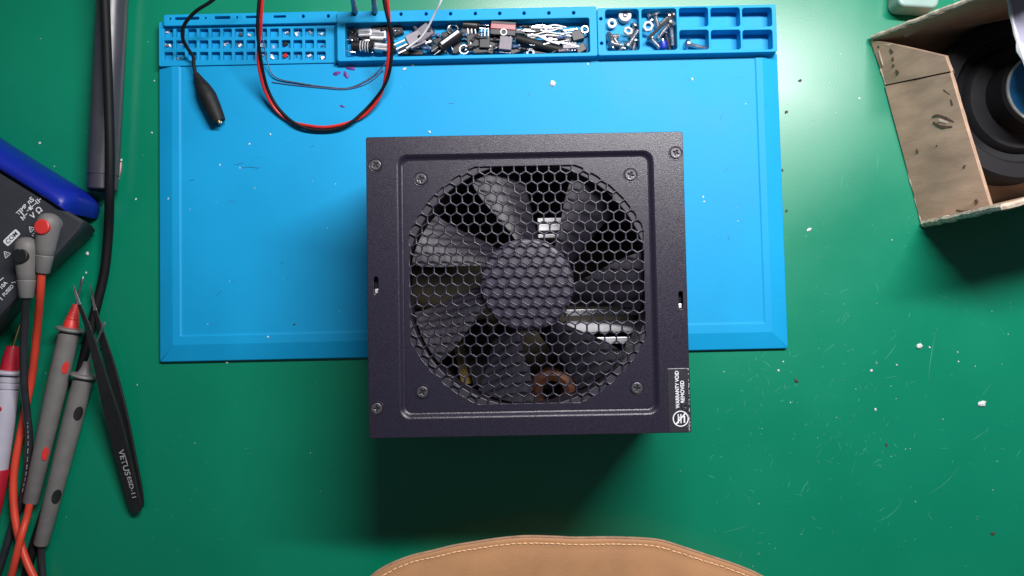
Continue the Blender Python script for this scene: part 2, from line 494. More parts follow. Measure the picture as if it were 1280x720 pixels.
# top cover ring
sl, sr = PL(470, 357), PL(851, 375.5)
slots = [rrect(sl.x, sl.y, 2.0, 8.4, 0.9, 0, 4), rrect(sr.x, sr.y, 2.0, 8.4, 0.9, 0, 4)]
RR = 5.0
plate('top_cover', rrect(0, 0, PW + .3, PD + .3, 1.0, 0, 4), [rrect(rcx, rcy, rw, rh, RR, 0, 8)] + slots, HT - 1.0, HT, 0.28, 'steel_black', psu, True, seg=2)
for s_ in (sl, sr):
    bbox('slot_tab', s_.x, s_.y - 2.6, HT - 3.2, HT - 1.6, 1.7, 2.2, 'aluminium', psu, True)
    bbox('slot_backing', s_.x, s_.y, HT - 4.2, HT - 3.4, 2.6, 9.4, 'inner_black', psu, True)
# embossed step down to the grille panel
DEP, WID = 1.7, 2.6
V, F = [], []; NR = 8
for i in range(NR + 1):
    t = i / NR
    ww = t * WID; zz = HT - 0.12 - DEP * (t*t*(3 - 2*t))
    V += [(p[0], p[1], zz) for p in rrect(rcx, rcy, rw - 2*ww + .5, rh - 2*ww + .5, RR - ww*.6, 0, 8)]
n = len(V) // (NR + 1)
for i in range(NR):
    for k in range(n): F.append((i*n + k, i*n + (k+1) % n, (i+1)*n + (k+1) % n, (i+1)*n + k))
obj('embossed_step', V, F, 'steel_black', psu, True, angle=60)
# hexagonal grille panel
ZP = HT - 0.12 - DEP
gl, gr_, gt, gb = PL(512, 355).x, PL(806.5, 355).x, PL(659, 206.5).y, PL(659, 504.5).y
gcx, gcy = (gl + gr_)/2, (gt + gb)/2
GR = 162 / 2.667
outline = []
for k in range(96):
    a = 2*PI*k/96
    outline.append((GR*math.cos(a), GR*math.sin(a)))
def clip(poly, inside, inter):
    out = []
    for i in range(len(poly)):
        p, q = poly[i], poly[(i+1) % len(poly)]
        if inside(p):
            out.append(p)
            if not inside(q): out.append(inter(p, q))
        elif inside(q): out.append(inter(p, q))
    return out
def clip_half(poly, nx, ny, d):
    f = lambda p: d - (p[0]*nx + p[1]*ny)
    def inter(p, q):
        a, b = f(p), f(q); t = a / (a - b)
        return (p[0] + (q[0]-p[0])*t, p[1] + (q[1]-p[1])*t)
    return clip(poly, lambda p: f(p) >= 0, inter) if poly else poly
hw, hh = (gr_ - gl)/2, (gt - gb)/2
halves = [(1, 0, hw), (-1, 0, hw), (0, 1, hh), (0, -1, hh)] + [(math.cos(2*PI*k/48), math.sin(2*PI*k/48), GR) for k in range(48)]
PIT = 14.62 / 2.655; ROW = PIT * math.sqrt(3) / 2; WEB = 0.86
anc = PL(657.0, 222.3, H - 1.8)
hexr = (PIT - WEB) / math.sqrt(3)
holes = []
for j in range(-4, 30):
    for i in range(-16, 17):
        cx = anc.x - gcx + (i + (0.5 if j % 2 else 0)) * PIT
        cy = anc.y - gcy - j * ROW
        if math.hypot(cx, cy) > GR + 4 or abs(cx) > hw + 4 or abs(cy) > hh + 4: continue
        poly = [(cx + hexr*math.cos(R(90 + 60*k)), cy + hexr*math.sin(R(90 + 60*k))) for k in range(6)]
        for h_ in halves: poly = clip_half(poly, *h_)
        if len(poly) < 3: continue
        ar = abs(sum(poly[k][0]*poly[(k+1) % len(poly)][1] - poly[(k+1) % len(poly)][0]*poly[k][1] for k in range(len(poly)))) / 2
        if ar < 1.6: continue
        clean = []
        for p in poly:
            if not clean or math.hypot(p[0]-clean[-1][0], p[1]-clean[-1][1]) > 0.08: clean.append(p)
        holes.append([(p[0] + gcx, p[1] + gcy) for p in clean])
print('hex holes', len(holes))
scr = [(526, 224), (788, 219), (528, 490), (796, 485)]
plate('fan_grille', rrect(rcx, rcy, rw - 2*WID + .6, rh - 2*WID + .6, RR - WID*.6, 0, 8), holes, ZP - 0.9, ZP, 0.30, 'steel_black', psu, True, seg=2)
# screws
def cross(r, w):
    return [(w, w), (w, r), (-w, r), (-w, w), (-r, w), (-r, -w), (-w, -w), (-w, -r), (w, -r), (w, -w), (r, -w), (r, w)]
def rotp(pts, a): 
    c, s = math.cos(a), math.sin(a); return [(x*c - y*s, x*s + y*c) for x, y in pts]
def screw_at(px, py, z, rad, ang, raised=0.9):
    p = PL(px, py, z + ZB0)
    hd = plate('screw', [(p.x + x, p.y + y) for x, y in circle(0, 0, rad, 24)], [[(p.x + x, p.y + y) for x, y in rotp(cross(rad*.55, rad*.13), ang)]],
          z + 0.02, z + raised, 0.28, 'screw_black', psu, True, seg=2)
    bbox('screw_recess', p.x, p.y, z + 0.01, z + 0.22, rad*1.3, rad*1.3, 'recess_black', hd, True, bevel=0.02)
    V, F = [], []
    for r_, z_ in ((rad + .12, z + .03), (rad + .35, z + .22), (rad + .62, z + .22), (rad + .85, z + .02)):
        V += [(p.x + x, p.y + y, z_) for x, y in circle(0, 0, r_, 24)]
    for i in range(3):
        for k in range(24): F.append((i*24 + k, i*24 + (k+1) % 24, (i+1)*24 + (k+1) % 24, (i+1)*24 + k))
    obj('screw_seat', V, F, 'steel_black', hd, True)
for i, (a, b) in enumerate(scr): screw_at(a, b, ZP, 2.7, 0.3 + i * .9)
for i, (a, b) in enumerate([(469.5, 206.5), (844.5, 191.5), (471, 510.5)]): screw_at(a, b, HT, 2.6, 0.6 + i * .5, 0.75)
# fan: frame, hub, seven blades
fc = PL(659.5, 355.5, 80)
fz = ZP - 0.9
fan_frame = plate('fan_frame', rrect(fc.x, fc.y, 118, 118, 6, 0, 5), [circle(fc.x, fc.y, 57.6, 72)], fz - 25, fz - 0.15, 0.4, 'fan_plastic', psu, True)
HR = 58 / 2.60
axis_lathe('fan_hub', (fc.x, fc.y, fz - 22), (fc.x, fc.y, fz - 2), [(0, HR - .5), (17.6, HR), (19.0, HR - .35), (19.7, HR - 1.2), (19.9, HR - 2.2)], 'hub_plastic', fan_frame, 56, True)
def blade(a_deg):
    nu, nv = 10, 10; V, F = [], []
    for side in (0, 1):
        for i in range(nu + 1):
            u = i / nu; r = HR - 1 + (56.2 - HR + 1) * u
            span = 29 - 1 * u
            lead = a_deg - 14 * (1 - u) ** 1.4 + 2.5 * math.sin(u * PI)
            for j in range(nv + 1):
                v = j / nv
                an = R(lead - span * v)
                camber = 2.0 * math.sin(v * PI)
                z = fz - 4.2 - (12.5 - 4 * u) * v ** 1.05 + camber - (1.3 * (1 - .6 * abs(2*v - 1)) if side else 0)
                V.append((fc.x + r*math.cos(an), fc.y + r*math.sin(an), z))
    m_ = (nu+1)*(nv+1); idx = lambda s, i, j: s*m_ + i*(nv+1) + j
    for i in range(nu):
        for j in range(nv):
            F.append((idx(0, i, j), idx(0, i+1, j), idx(0, i+1, j+1), idx(0, i, j+1)))
            F.append((idx(1, i, j), idx(1, i, j+1), idx(1, i+1, j+1), idx(1, i+1, j)))
    for i in range(nu):
        for j in (0, nv): F.append((idx(0, i, j), idx(0, i+1, j), idx(1, i+1, j), idx(1, i, j)))
    for j in range(nv):
        for i in (0, nu): F.append((idx(0, i, j), idx(0, i, j+1), idx(1, i, j+1), idx(1, i, j)))
    return obj('fan_blade', V, F, 'fan_plastic', fan_frame, True, angle=50)
for k in range(7): blade(169 - k * 360 / 7)
# what can be glimpsed inside
bbox('circuit_board', 0, 0, 6, 7.6, PW - 8, PD - 8, 'board_brown', psu, True)
def heatsink(pxa, pya, pxb, pyb, z0, z1):
    a, b = PL(pxa, pya, z1 + ZB0), PL(pxb, pyb, z1 + ZB0)
    cx, cy, sx, sy = (a.x+b.x)/2, (a.y+b.y)/2, abs(b.x-a.x), abs(b.y-a.y)
    h = bbox('heatsink', cx, cy, z0, z1, sx, sy*.35, 'aluminium', psu, True)
    nf = max(3, int(sx / 4))
    for q in range(2):
        bbox('heatsink_fin', cx, cy + (q - .5) * sy * .85, z1 - 14 - 3*q, z1 - 1 - 3*q, sx, sy*.2, 'aluminium', h, True)
heatsink(708, 388, 806, 428, 7.6, 52.5)
heatsink(672, 272, 716, 296, 7.6, 52)
tcx = PL(600, 440, 40)
bbox('transformer', tcx.x, tcx.y, 7.6, 36, 26, 30, 'tape_yellow', psu, True, rot=.2)
bbox('transformer_core', tcx.x, tcx.y, 14, 40, 14, 33, 'inner_black', psu, True, rot=.2)
V, F = [], []
tc_ = PL(690, 490, 30)
for i in range(28):
    for k in range(8):
        a, b_ = 2*PI*i/28, 2*PI*k/8; rr = 9 + 4*math.cos(b_) + .25*(i % 2)
        V.append((tc_.x + rr*math.cos(a), tc_.y + rr*math.sin(a), 26 + 4*math.sin(b_)))
for i in range(28):
    for k in range(8): F.append((i*8 + k, ((i+1) % 28)*8 + k, ((i+1) % 28)*8 + (k+1) % 8, i*8 + (k+1) % 8))
obj('toroid_coil', V, F, 'copper', psu, True)
for (px_, py_, r_, z_) in ((560, 400, 9, 34), (735, 455, 7, 30), (600, 250, 8, 28), (760, 300, 6, 26)):
    q = PL(px_, py_, 30)
    axis_lathe('capacitor_can', (q.x, q.y, 7.6), (q.x, q.y, z_), [(0, r_), (z_ - 8.6, r_), (z_ - 7.8, r_ - .8)], 'inner_black', psu, 20, True)
# warranty sticker
s0, s1 = PL(834.5, 459.5), PL(862.5, 540.5)
stc = ((s0.x + PW/2 - .05)/2, (s0.y + s1.y)/2); sw, sh = PW/2 - .05 - s0.x, abs(s1.y - s0.y)
st = plate('warranty_sticker', rrect(stc[0], stc[1], sw, sh - .6, .5, 0, 3), [], HT + .02, HT + .12, .02, 'sticker_black', psu, True)
ex = PW/2
sv, sf = boxdata(ex + .24, stc[1], HT - 5, .12, sh - .6, 9.6)
obj('sticker_fold', sv, sf, 'sticker_black', st, True)
zt = HT + .16
w1, w2 = PL(846.4, 487), PL(852.9, 489.5)
text('sticker_text', 'WARRANTY VOID', w1.x, w1.y, zt, 17.4, PI/2, 'white_print', st, True, bold=.02, height=1.8)
text('sticker_text', 'REMOVED', w2.x, w2.y, zt, 10.2, PI/2, 'white_print', st, True, bold=.02, height=1.8)
lg = PL(850.8, 523.3); 
plate('sticker_emblem', circle(lg.x, lg.y, 3.7, 32), [circle(lg.x, lg.y, 3.25, 32)], zt - .02, zt + .02, .005, 'white_print', st, True)
V, F = merge(boxdata(lg.x, lg.y, zt + .01, 7.0, .6, .03, R(48)), boxdata(lg.x - 1.1, lg.y, zt, .5, 4.2, .03), boxdata(lg.x + .1, lg.y, zt, .5, 4.2, .03),
             boxdata(lg.x - .5, lg.y + .6, zt, 1.3, .45, .03), boxdata(lg.x + 1.7, lg.y - .3, zt, .7, 3.2, .03))
obj('sticker_emblem_mark', V, F, 'white_print', st, True, smooth=False)
hs = PL(856.5, 508)
V, F = [], []
for r_, z_ in ((2.1, HT + .13), (1.8, HT + .5), (1.0, HT + .62), (.4, HT + .4)):
    V += [(hs.x + x, hs.y + y, z_) for x, y in circle(0, 0, r_, 20)]
for i in range(3):
    for k in range(20): F.append((i*20 + k, i*20 + (k+1) % 20, (i+1)*20 + (k+1) % 20, (i+1)*20 + k))
obj('sticker_bump', V, F, 'sticker_black', st, True)
# worn edges of the sticker
V, F = [], []
rw_ = random.Random(3)
for k in range(26):
    t = k / 25
    q = merge((V, F), boxdata(s0.x + .2 + t * (sw - .6), stc[1] + sh/2 - .55 + rw_.uniform(-.05, .05), HT + .14, rw_.uniform(.2, .5), rw_.uniform(.12, .25), .03)); V, F = q
for k in range(34):
    y = stc[1] + sh/2 - .6 - rw_.random() ** 1.2 * (sh - 1.2)
    V, F = merge((V, F), boxdata(PW/2 - .35 + rw_.uniform(-.12, .1), y, HT + .15, rw_.uniform(.15, .3), rw_.uniform(.2, .9), .03))
for k in range(30):
    V, F = merge((V, F), boxdata(PW/2 - .6 + rw_.uniform(-1.2, .3)*rw_.random(), stc[1] - sh/2 + .6 + 8 * rw_.random()**2, HT + .15, rw_.uniform(.1, .3), rw_.uniform(.1, .4), .03))
setp(obj('sticker_wear', V, F, 'worn_white', st, True, smooth=False), kind='stuff')

# ------------------------------------------------------------------ digital multimeter
ZM = 33.0
mo = P(20, 290, 0)
meter = thing('multimeter', (mo.x, mo.y, 0), 'dark grey multimeter in blue rubber holster at left edge, test leads plugged in', 'multimeter')
def pxpoly(pts, z): return [(P(a, b, z).x, P(a, b, z).y) for a, b in pts]
face = pxpoly([(-170, 112), (0, 213), (60, 249.5), (104, 276), (100, 284), (62, 328), (30, 362), (0, 394), (-90, 490), (-260, 330)], ZM)
ctr = Vector((sum(p[0] for p in face)/len(face), sum(p[1] for p in face)/len(face)))
rings = []
for k, (z, off) in enumerate(((2, 7.5), (6, 5.0), (18, 2.6), (27, 1.0), (31, .35), (32.4, .0), (33, -.9))):
    pass
def offset_poly(poly, d):
    n = len(poly); out = []
    ar = sum(poly[i][0]*poly[(i+1) % n][1] - poly[(i+1) % n][0]*poly[i][1] for i in range(n))
    sg = 1 if ar > 0 else -1
    for i in range(n):
        a, b, c = Vector(poly[i-1]), Vector(poly[i]), Vector(poly[(i+1) % n])
        e1, e2 = (b - a).normalized(), (c - b).normalized()
        n1 = Vector((e1.y, -e1.x)) * sg; n2 = Vector((e2.y, -e2.x)) * sg
        h = (n1 + n2).normalized(); k = 1 / max(.4, h.dot(n1))
        out.append((b.x + h.x*d*k, b.y + h.y*d*k))
    return out
V, F = [], []
lv = ((1.5, -9), (4, -7), (16, -3.2), (27, -.6), (30.5, .0), (32.2, -.4), (33, -1.6))
for z, d in lv:
    for p in face:
        dv = Vector(p) - ctr; k_ = (dv.length + d * 1.25) / dv.length; V.append((ctr.x + dv.x*k_, ctr.y + dv.y*k_, z))
n = len(face)
for i in range(len(lv) - 1):
    for k in range(n): F.append((i*n + k, i*n + (k+1) % n, (i+1)*n + (k+1) % n, (i+1)*n + k))
F.append(tuple((len(lv)-1)*n + k for k in range(n))); F.append(tuple(range(n-1, -1, -1)))
flatcap(obj('body', V, F, 'meter_dark', meter, angle=30))
# holster side: swept rounded band
hol = [P(-190, 74, 20), P(-90, 138, 20), P(0, 196, 20), P(50, 227, 20), P(85, 249, 20), P(103, 262, 20)]
V, F = [], []
path = catmull([(p.x, p.y, 0) for p in hol], 6)
prof = [(a_ * .74 + 1.7, z_) for a_, z_ in ((-7.6, 33.2), (-7.0, 35.2), (-5.0, 36.2), (-1.0, 35.6), (3.6, 32.2), (6.6, 26.5), (7.6, 19), (7.2, 8), (6.0, 1.0), (-4.5, 0.2), (-5.5, 10))]
for i, p in enumerate(path):
    t = (path[min(i+1, len(path)-1)] - path[max(i-1, 0)]).normalized(); nn = Vector((-t.y, t.x, 0))
    f = i / (len(path) - 1)
    k = 1.0 if f < .8 else max(.2, math.sqrt(max(0, 1 - ((f - .8) / .2) ** 2 * .96)))
    for a, z in prof: V.append((p.x + nn.x*(-3.9 + (a + 3.9)*k), p.y + nn.y*(-3.9 + (a + 3.9)*k), z if f < .9 else z * (1 - .10 * ((f-.9)/.1)**2)))
m_ = len(prof)
for i in range(len(path) - 1):
    for k in range(m_): F.append((i*m_ + k, i*m_ + (k+1) % m_, (i+1)*m_ + (k+1) % m_, (i+1)*m_ + k))
F.append(tuple(range(m_))); F.append(tuple((len(path)-1)*m_ + k for k in range(m_)))
obj('holster', V, F, 'holster_blue', meter, angle=50)
zt = ZM + .12
TA = R(46)
def mtext(s, px, py, wpx, ang=TA, m='white_print', bold=.015):
    q = P(px, py, zt); return text('face_marking', s, q.x, q.y, zt, wpx / 2.33, ang, m, meter, bold=bold)
mtext('TEMP', 27, 262, 16, R(47)); mtext('nS', 38, 250.5, 8, R(42)); mtext('V', 41, 269.5, 6.4, R(40)); mtext('\u03a9', 48.5, 262.5, 7, R(42))
def mbars(items, m='white_print', name='face_marking', z=zt):
    V, F = [], []
    for (px, py, wpx, hpx, ang) in items:
        q = P(px, py, z); V, F = merge((V, F), boxdata(q.x, q.y, z, wpx/2.33, hpx/2.33, .06, ang))
    return obj(name, V, F, m, meter, smooth=False)
mbars([(44.6, 254.4, 4, .9, R(42)), (46.0, 252.6, 1, 6, R(42)), (48.0, 250.8, 1, 6, R(42)), (49.6, 249.4, 3.4, .9, R(42))])
mbars([(35.2, 262.6, 4, 1, R(42)), (37.6, 260.4, 4, 4, R(87)), (39.2, 258.8, 1, 6, R(42)), (41.0, 257.4, 3.4, 1, R(42))])
mbars([(27.6, 273, 1.2, 6, R(42)), (30, 270.8, 5, 1, R(42)), (31, 272.4, 2, 1, R(42)), (28.6, 267.8, 1.2, 6, R(42)), (32.6, 268.2, 4, 1, R(42))])
def tri(px, py, s):
    V, F = [], []
    q = P(px, py, zt)
    pts = [Vector((math.cos(R(44 + 90 + 120*k)), math.sin(R(44 + 90 + 120*k)))) * s / 2.33 for k in range(3)]
    for k in range(3):
        a, b = pts[k], pts[(k+1) % 3]; mid = (a + b)/2; d = b - a
        V, F = merge((V, F), boxdata(q.x + mid.x, q.y + mid.y, zt, d.length, .38, .06, math.atan2(d.y, d.x)))
    V, F = merge((V, F), boxdata(q.x, q.y, zt, .3, s / 2.33 * .7, .06, R(44)))
    obj('face_marking', V, F, 'white_print', meter, smooth=False)
tri(39.5, 286.5, 4.4); tri(8.5, 318, 5)
mbars([(42, 292, 3, .9, R(20)), (44, 290, .9, 3.4, R(20)), (41, 294.5, 1, 3, R(60))])
cp = P(14.5, 297, zt)
plate('jack_name_plate', rrect(cp.x, cp.y, 22.5/2.33, 9.4/2.33, .9, R(45), 3), [], ZM + .01, ZM + .1, .02, 'white_print', meter)
text('face_marking', 'COM', cp.x, cp.y, zt + .06, 17.5/2.33, R(45), 'meter_dark', meter, bold=.02)
mtext('10A', 4.5, 356, 10, R(48)); mtext('FUSED', 10, 363, 17, R(48))
mbars([(0, 372, 9, 1, R(-42)), (17, 353, 6, 1, R(10)), (2, 349, 6, 1, R(40))])

# ------------------------------------------------------------------ test leads
def plug_and_lead(pa, pb, colour, disc, name, label, leadpts, leadmat, zt_=(46, 43)):
    q = P(pa[0], pa[1], 34)
    t = thing(name, (q.x, q.y, ZM), label, 'test lead')
    a = P(pa[0], pa[1], zt_[0] - 8); b = P(pb[0], pb[1], zt_[1] - 8)
    d = b - a; L = d.length
    s = L
    axis_lathe('plug_body', a, b, [(-5.4, .6), (-5.2, 2.2), (-4.2, 4.2), (-2, 5.5), (1.0, 6.0), (6, 5.7), (s*.50, 4.9), (s*.62, 4.55), (s*.64, 4.15), (s*.66, 4.5), (s - .4, 3.6), (s, 3.3)], 'probe_grey', t, 20)
    axis_lathe('plug_stem', (a.x, a.y, ZM + .1), (a.x, a.y, a.z), [(0, 4.6), (a.z - ZM - .2, 4.4)], 'probe_grey', t, 16)
    c = a + d.normalized() * (2.6 if disc == 'red' else 5.0)
    axis_lathe('plug_inlay', (c.x, c.y, c.z + 3.6), (c.x, c.y, c.z + 6.35), [(0, 4.0), (2.4, 4.0), (2.75, 3.5)], 'red_plastic' if disc == 'red' else 'recess_black', t, 22)
    tube('lead', leadpts, 2.05 if disc == 'red' else 2.0, leadmat, t, 10, 8)
    return t
redlead = [P(52.5, 336, 36), P(50, 370, 30), P(46, 415, 16), P(40, 470, 6), P(32, 510, 4), P(25, 545, 4), P(18, 585, 4.5), P(16.5, 620, 5), P(20, 655, 6), P(29, 690, 7), P(44, 725, 8), P(70, 770, 6)]
plug_and_lead((61, 279), (53, 341), 'red', 'red', 'red_test_lead', 'red test lead, grey elbow plug with red button pushed into multimeter', redlead, 'red_wire')
blacklead = [P(33, 368, 36), P(31, 400, 28), P(29.5, 440, 22), P(30, 480, 18), P(34, 520, 12), P(36.5, 550, 8), P(34, 590, 4), P(27, 625, 2.2), P(16, 655, 2.2), P(6, 690, 2.2), P(-10, 740, 2.2)]
bl_ = plug_and_lead((33.5, 309), (33, 372), 'black', 'black', 'black_test_lead', 'black test lead, grey elbow plug with black button beside COM marking', blacklead, 'lead_black')
# print on the black lead
V, F = [], []
rr_ = random.Random(5)
bp_ = catmull([P(35.6, 525, 13.4), P(36.5, 550, 10.3), P(34.5, 588, 6.5), P(29, 616, 4.4)], 12)
for i in range(2, len(bp_) - 1):
    if i % 3 == 0: continue
    d = bp_[i+1] - bp_[i]
    V, F = merge((V, F), boxdata(bp_[i].x - .5, bp_[i].y, bp_[i].z + .15, d.length * .8, .35, .3, math.atan2(d.y, d.x)))
setp(obj('lead_print', V, F, 'grey_print', bl_, smooth=False), kind='stuff')

def probe(name, label, a, b, tipfrac, capmat, bodymat, spots, spotmat, needle, leadpts, leadmat, r0, r1, cap=True, z=(11, 8)):
    A = P(a[0], a[1], z[0]); B = P(b[0], b[1], z[1])
    t = thing(name, (B.x, B.y, 0), label, 'test probe')
    d = (B - A); L = d.length; u = d.normalized()
    hnd = axis_lathe('handle', A, B, [(0, r0 - .7), (.6, r0), (L*.25, r0 + .1), (L*.6, (r0 + r1)/2 + .1), (L - 1, r1), (L, r1 - .5)], bodymat, t, 20)
    axis_lathe('finger_guard', A - u*3.2, A, [(0, r0 - .9), (.5, r0 + 1.6), (1.4, r0 + 2.1), (2.1, r0 + 1.7), (2.6, r0 - .6), (3.2, r0 - .8)], bodymat, t, 22)
    N0 = P(needle[0], needle[1], z[0] + (4 if cap else 9))
    nose = A - u*3.2
    if cap:
        axis_lathe('nose_cap', nose - u*13.5, nose + u*.1, [(0, .9), (.3, 1.5), (6, 2.7), (8.6, 3.4), (8.9, 3.15), (9.3, 3.5), (13.5, 4.2)], capmat, t, 18)
        n1 = nose - u*12
    else:
        axis_lathe('nose_cap', nose - u*7.0, nose + u*.1, [(0, 1.2), (.3, 2.2), (3.5, 2.6), (5.2, 3.1), (7.0, 4.0)], capmat, t, 18)
        n1 = nose - u*5
    dn = N0 - n1; ln = dn.length
    axis_lathe('needle', n1, N0, [(0, .62), (ln - 4.5, .62), (ln - 4.0, .95), (ln - 1.2, .85), (ln, .15)], 'steel', t, 10)
    for (px_, py_, ra, rb) in spots:
        # oval inlay lying proud on the handle
        q = P(px_, py_, z[0] + r0 - 1.0)
        f = max(0, min(1, ((q - A).dot(u)) / L)); cen = A + u * (f * L)
        ang = math.atan2(u.y, u.x)
        side = Vector((q.x - cen.x, q.y - cen.y)); rr2 = r0 + (r1 - r0) * f
        # surface patch following the handle radius
        w = Vector((u.x, u.y, 0)).normalized(); s_ = Vector((-w.y, w.x, 0)); off = side.dot(s_.xy)
        off = max(-rr2*.75, min(rr2*.75, off))
        V, F = [], []
        c_th = math.asin(off / rr2); nseg = 20
        def sp(da, ds, rad):
            th = c_th + da
            return cen + u * ds + s_ * (math.sin(th) * rad) + Vector((0, 0, math.cos(th) * rad))
        V.append(sp(0, 0, rr2 + .75))
        for ring_, rad in ((.9, rr2 + .70), (1.0, rr2 - .25)):
            for k in range(nseg):
                an = 2*PI*k/nseg
                V.append(sp(math.sin(an) * rb * ring_ / rr2, math.cos(an) * ra * ring_, rad))
        for k in range(nseg):
            F.append((0, 1 + k, 1 + (k+1) % nseg)); F.append((1 + k, 1 + nseg + k, 1 + nseg + (k+1) % nseg, 1 + (k+1) % nseg))
        obj('handle_inlay', V, F, spotmat, hnd)
    if leadpts: tube('lead', leadpts, 1.95, leadmat, t, 10, 8)
    return hnd, A, u, L
rl = [P(38, 626, 8), P(33, 648, 8.5), P(26, 672, 11.5), P(19, 700, 11), P(12, 730, 7), P(2, 775, 3)]
probe('red_test_probe', 'grey test probe with red nose cap and red oval inlays, under the tweezers', (86.5, 416), (38, 629), .1, 'red_plastic', 'probe_grey',
      [(88.5, 462, 3.9, 1.7), (64, 571, 4.2, 1.7)], 'red_plastic', (104, 346), rl, 'red_wire', 5.4, 4.1, z=(8, 6))
bl2 = [P(51.5, 676, 5), P(52, 700, 3), P(54, 730, 2.4), P(56, 780, 2.4)]
t_, A_, u_, L_ = probe('black_test_probe', 'grey test probe with black oval inlays, lying right of the red-capped probe', (104, 474), (51, 681), .1, 'probe_grey', 'probe_grey',
      [(99.5, 518, 4.3, 2.5), (70, 622.5, 4.3, 2.5)], 'recess_black', (131.5, 402), bl2, 'lead_black', 5.2, 4.0, cap=False, z=(6.5, 5))
for k in range(7):
    c_ = A_ + u_ * (L_ * (.36 + .018 * k)); r_ = 5.2 - 1.2 * (.36 + .018*k) + .12
    axis_lathe('grip_ridge', c_ - u_*.3, c_ + u_*.3, [(0, r_ - .25), (.15, r_), (.45, r_), (.6, r_ - .25)], 'probe_grey', t_, 20)

# pale probe at the very left edge
A = P(11, 470, 9); B = P(-4, 587, 9); d = B - A; L = d.length; u = d.normalized()
q = P(0, 585, 0)
pp_ = thing('pale_test_probe', (q.x, q.y, 0), 'pale lilac test probe with dark red nose and gold needle, at left edge', 'test probe')
axis_lathe('handle', A, B, [(0, 5.0), (.5, 5.4), (3.2, 5.4), (3.6, 4.9), (4.3, 4.9), (4.7, 5.6), (6.8, 5.6), (7.2, 5.0), (8, 5.0), (8.4, 5.7), (12, 5.9), (L*.5, 6.0), (L, 5.6)], 'probe_pale', pp_, 24)
axis_lathe('finger_guard', A - u*3.4, A, [(0, 4.6), (.5, 7.0), (1.5, 7.6), (2.4, 7.2), (3.0, 5.0), (3.4, 4.9)], 'probe_pale', pp_, 24)
axis_lathe('nose_cap', A - u*17, A - u*3.3, [(0, 2.0), (.4, 3.2), (6, 4.2), (13.7, 4.8)], 'dark_red_plastic', pp_, 20)
N0 = P(25, 405, 9); n1 = A - u*16
axis_lathe('needle', n1, N0, [(0, .7), ((N0-n1).length - 1.5, .7), ((N0-n1).length, .15)], 'gold', pp_, 10)
axis_lathe('boot', B - u*.5, B + u*28, [(0, 5.8), (1, 6.2), (20, 5.2), (28.5, 4.2)], 'dark_red_plastic', pp_, 20)
q2 = P(-1, 511, 14)
axis_lathe('handle_inlay', (q2.x, q2.y, 13.4), (q2.x, q2.y, 15.2), [(0, 1.9), (1.3, 1.9), (1.8, 1.5)], 'dark_red_plastic', pp_, 16)

# ------------------------------------------------------------------ tweezers
q = P(170, 630, 0)
tw = thing('tweezers', (q.x, q.y, 0), 'black anti-static tweezers with bare steel tips lying across the test probes', 'tweezers')
def arm(pts, m, name, thick, parent, lean=0.0):
    """strip through (px, py, z, half width px)"""
    c = [P(a, b, z) for a, b, z, w in pts]; V, F = [], []
    cc = catmull(c, 6); ww = catmull([(w, 0, 0) for a, b, z, w in pts], 6)
    for i, p in enumerate(cc):
        t = (cc[min(i+1, len(cc)-1)] - cc[max(i-1, 0)]); t.z = 0; t.normalize(); nn = Vector((-t.y, t.x, 0))
        w = max(.08, ww[i].x / 2.25 * .89); th = thick * min(1, .25 + w / 2)
        for s_, zz in ((-1, -th), (1, -th), (1, th*.4), (.86, th), (-.86, th), (-1, th*.4)):
            V.append(p + nn * (w * s_) + Vector((0, 0, zz + lean * s_ * w)))
    for i in range(len(cc) - 1):
        for k in range(6): F.append((i*6 + k, i*6 + (k+1) % 6, (i+1)*6 + (k+1) % 6, (i+1)*6 + k))
    F.append(tuple(range(6))); F.append(tuple((len(cc)-1)*6 + k for k in range(6)))
    return obj(name, V, F, m, parent, angle=35)
arm([(111, 412, 18, 4.0), (120, 445, 17.5, 5.6), (130, 482, 16, 8.0), (143, 528, 12, 10.5), (156, 580, 7.6, 10.2), (166, 620, 5.2, 9.4), (170, 633, 4.6, 8.0), (172, 640, 4.4, 4.5)], 'tweezer_black', 'upper_arm', .8, tw, -.10)
arm([(99, 381, 18, 2.4), (104, 394, 18, 3.0), (111.2, 413, 18, 4.0)], 'tweezer_black', 'upper_arm_neck', .8, tw)
arm([(91.8, 355, 17.5, .3), (94, 364, 17.7, 1.2), (99.2, 382, 18, 2.4)], 'steel', 'upper_tip', .5, tw)
arm([(119, 388, 5, 2.4), (128, 420, 5, 4.2), (141, 466, 4.4, 6.5), (153, 515, 3.6, 7.2), (164, 570, 2.8, 7.2), (172, 612, 2.2, 7.2), (175, 632, 1.8, 6)], 'tweezer_black', 'lower_arm', .8, tw, .12)
arm([(112.6, 355, 4.6, .3), (115, 367, 4.8, 1.2), (119.2, 389, 5, 2.4)], 'steel', 'lower_tip', .5, tw)
# lettering follows the slope of the upper arm
def slope_text(s, p0, p1, hgt):
    a, b = P(*p0), P(*p1); u = (b - a); L = u.length; u.normalize()
    o = text('lettering', s, 0, 0, 0, L, 0, 'grey_print', tw, True, bold=.01, height=hgt)
    v = Vector((0, 0, 1)).cross(u).normalized(); w = u.cross(v)
    c = (a + b) / 2 - wloc(tw)
    M = Matrix(((u.x, v.x, w.x, c.x*.001), (u.y, v.y, w.y, c.y*.001), (u.z, v.z, w.z, c.z*.001), (0, 0, 0, 1)))
    o.data.transform(M)
slope_text('VETUS', (151, 562, 10.6), (160, 594, 8.4), 3.2)
slope_text('ESD-11', (161, 596, 8.2), (168, 622, 6.7), 2.3)

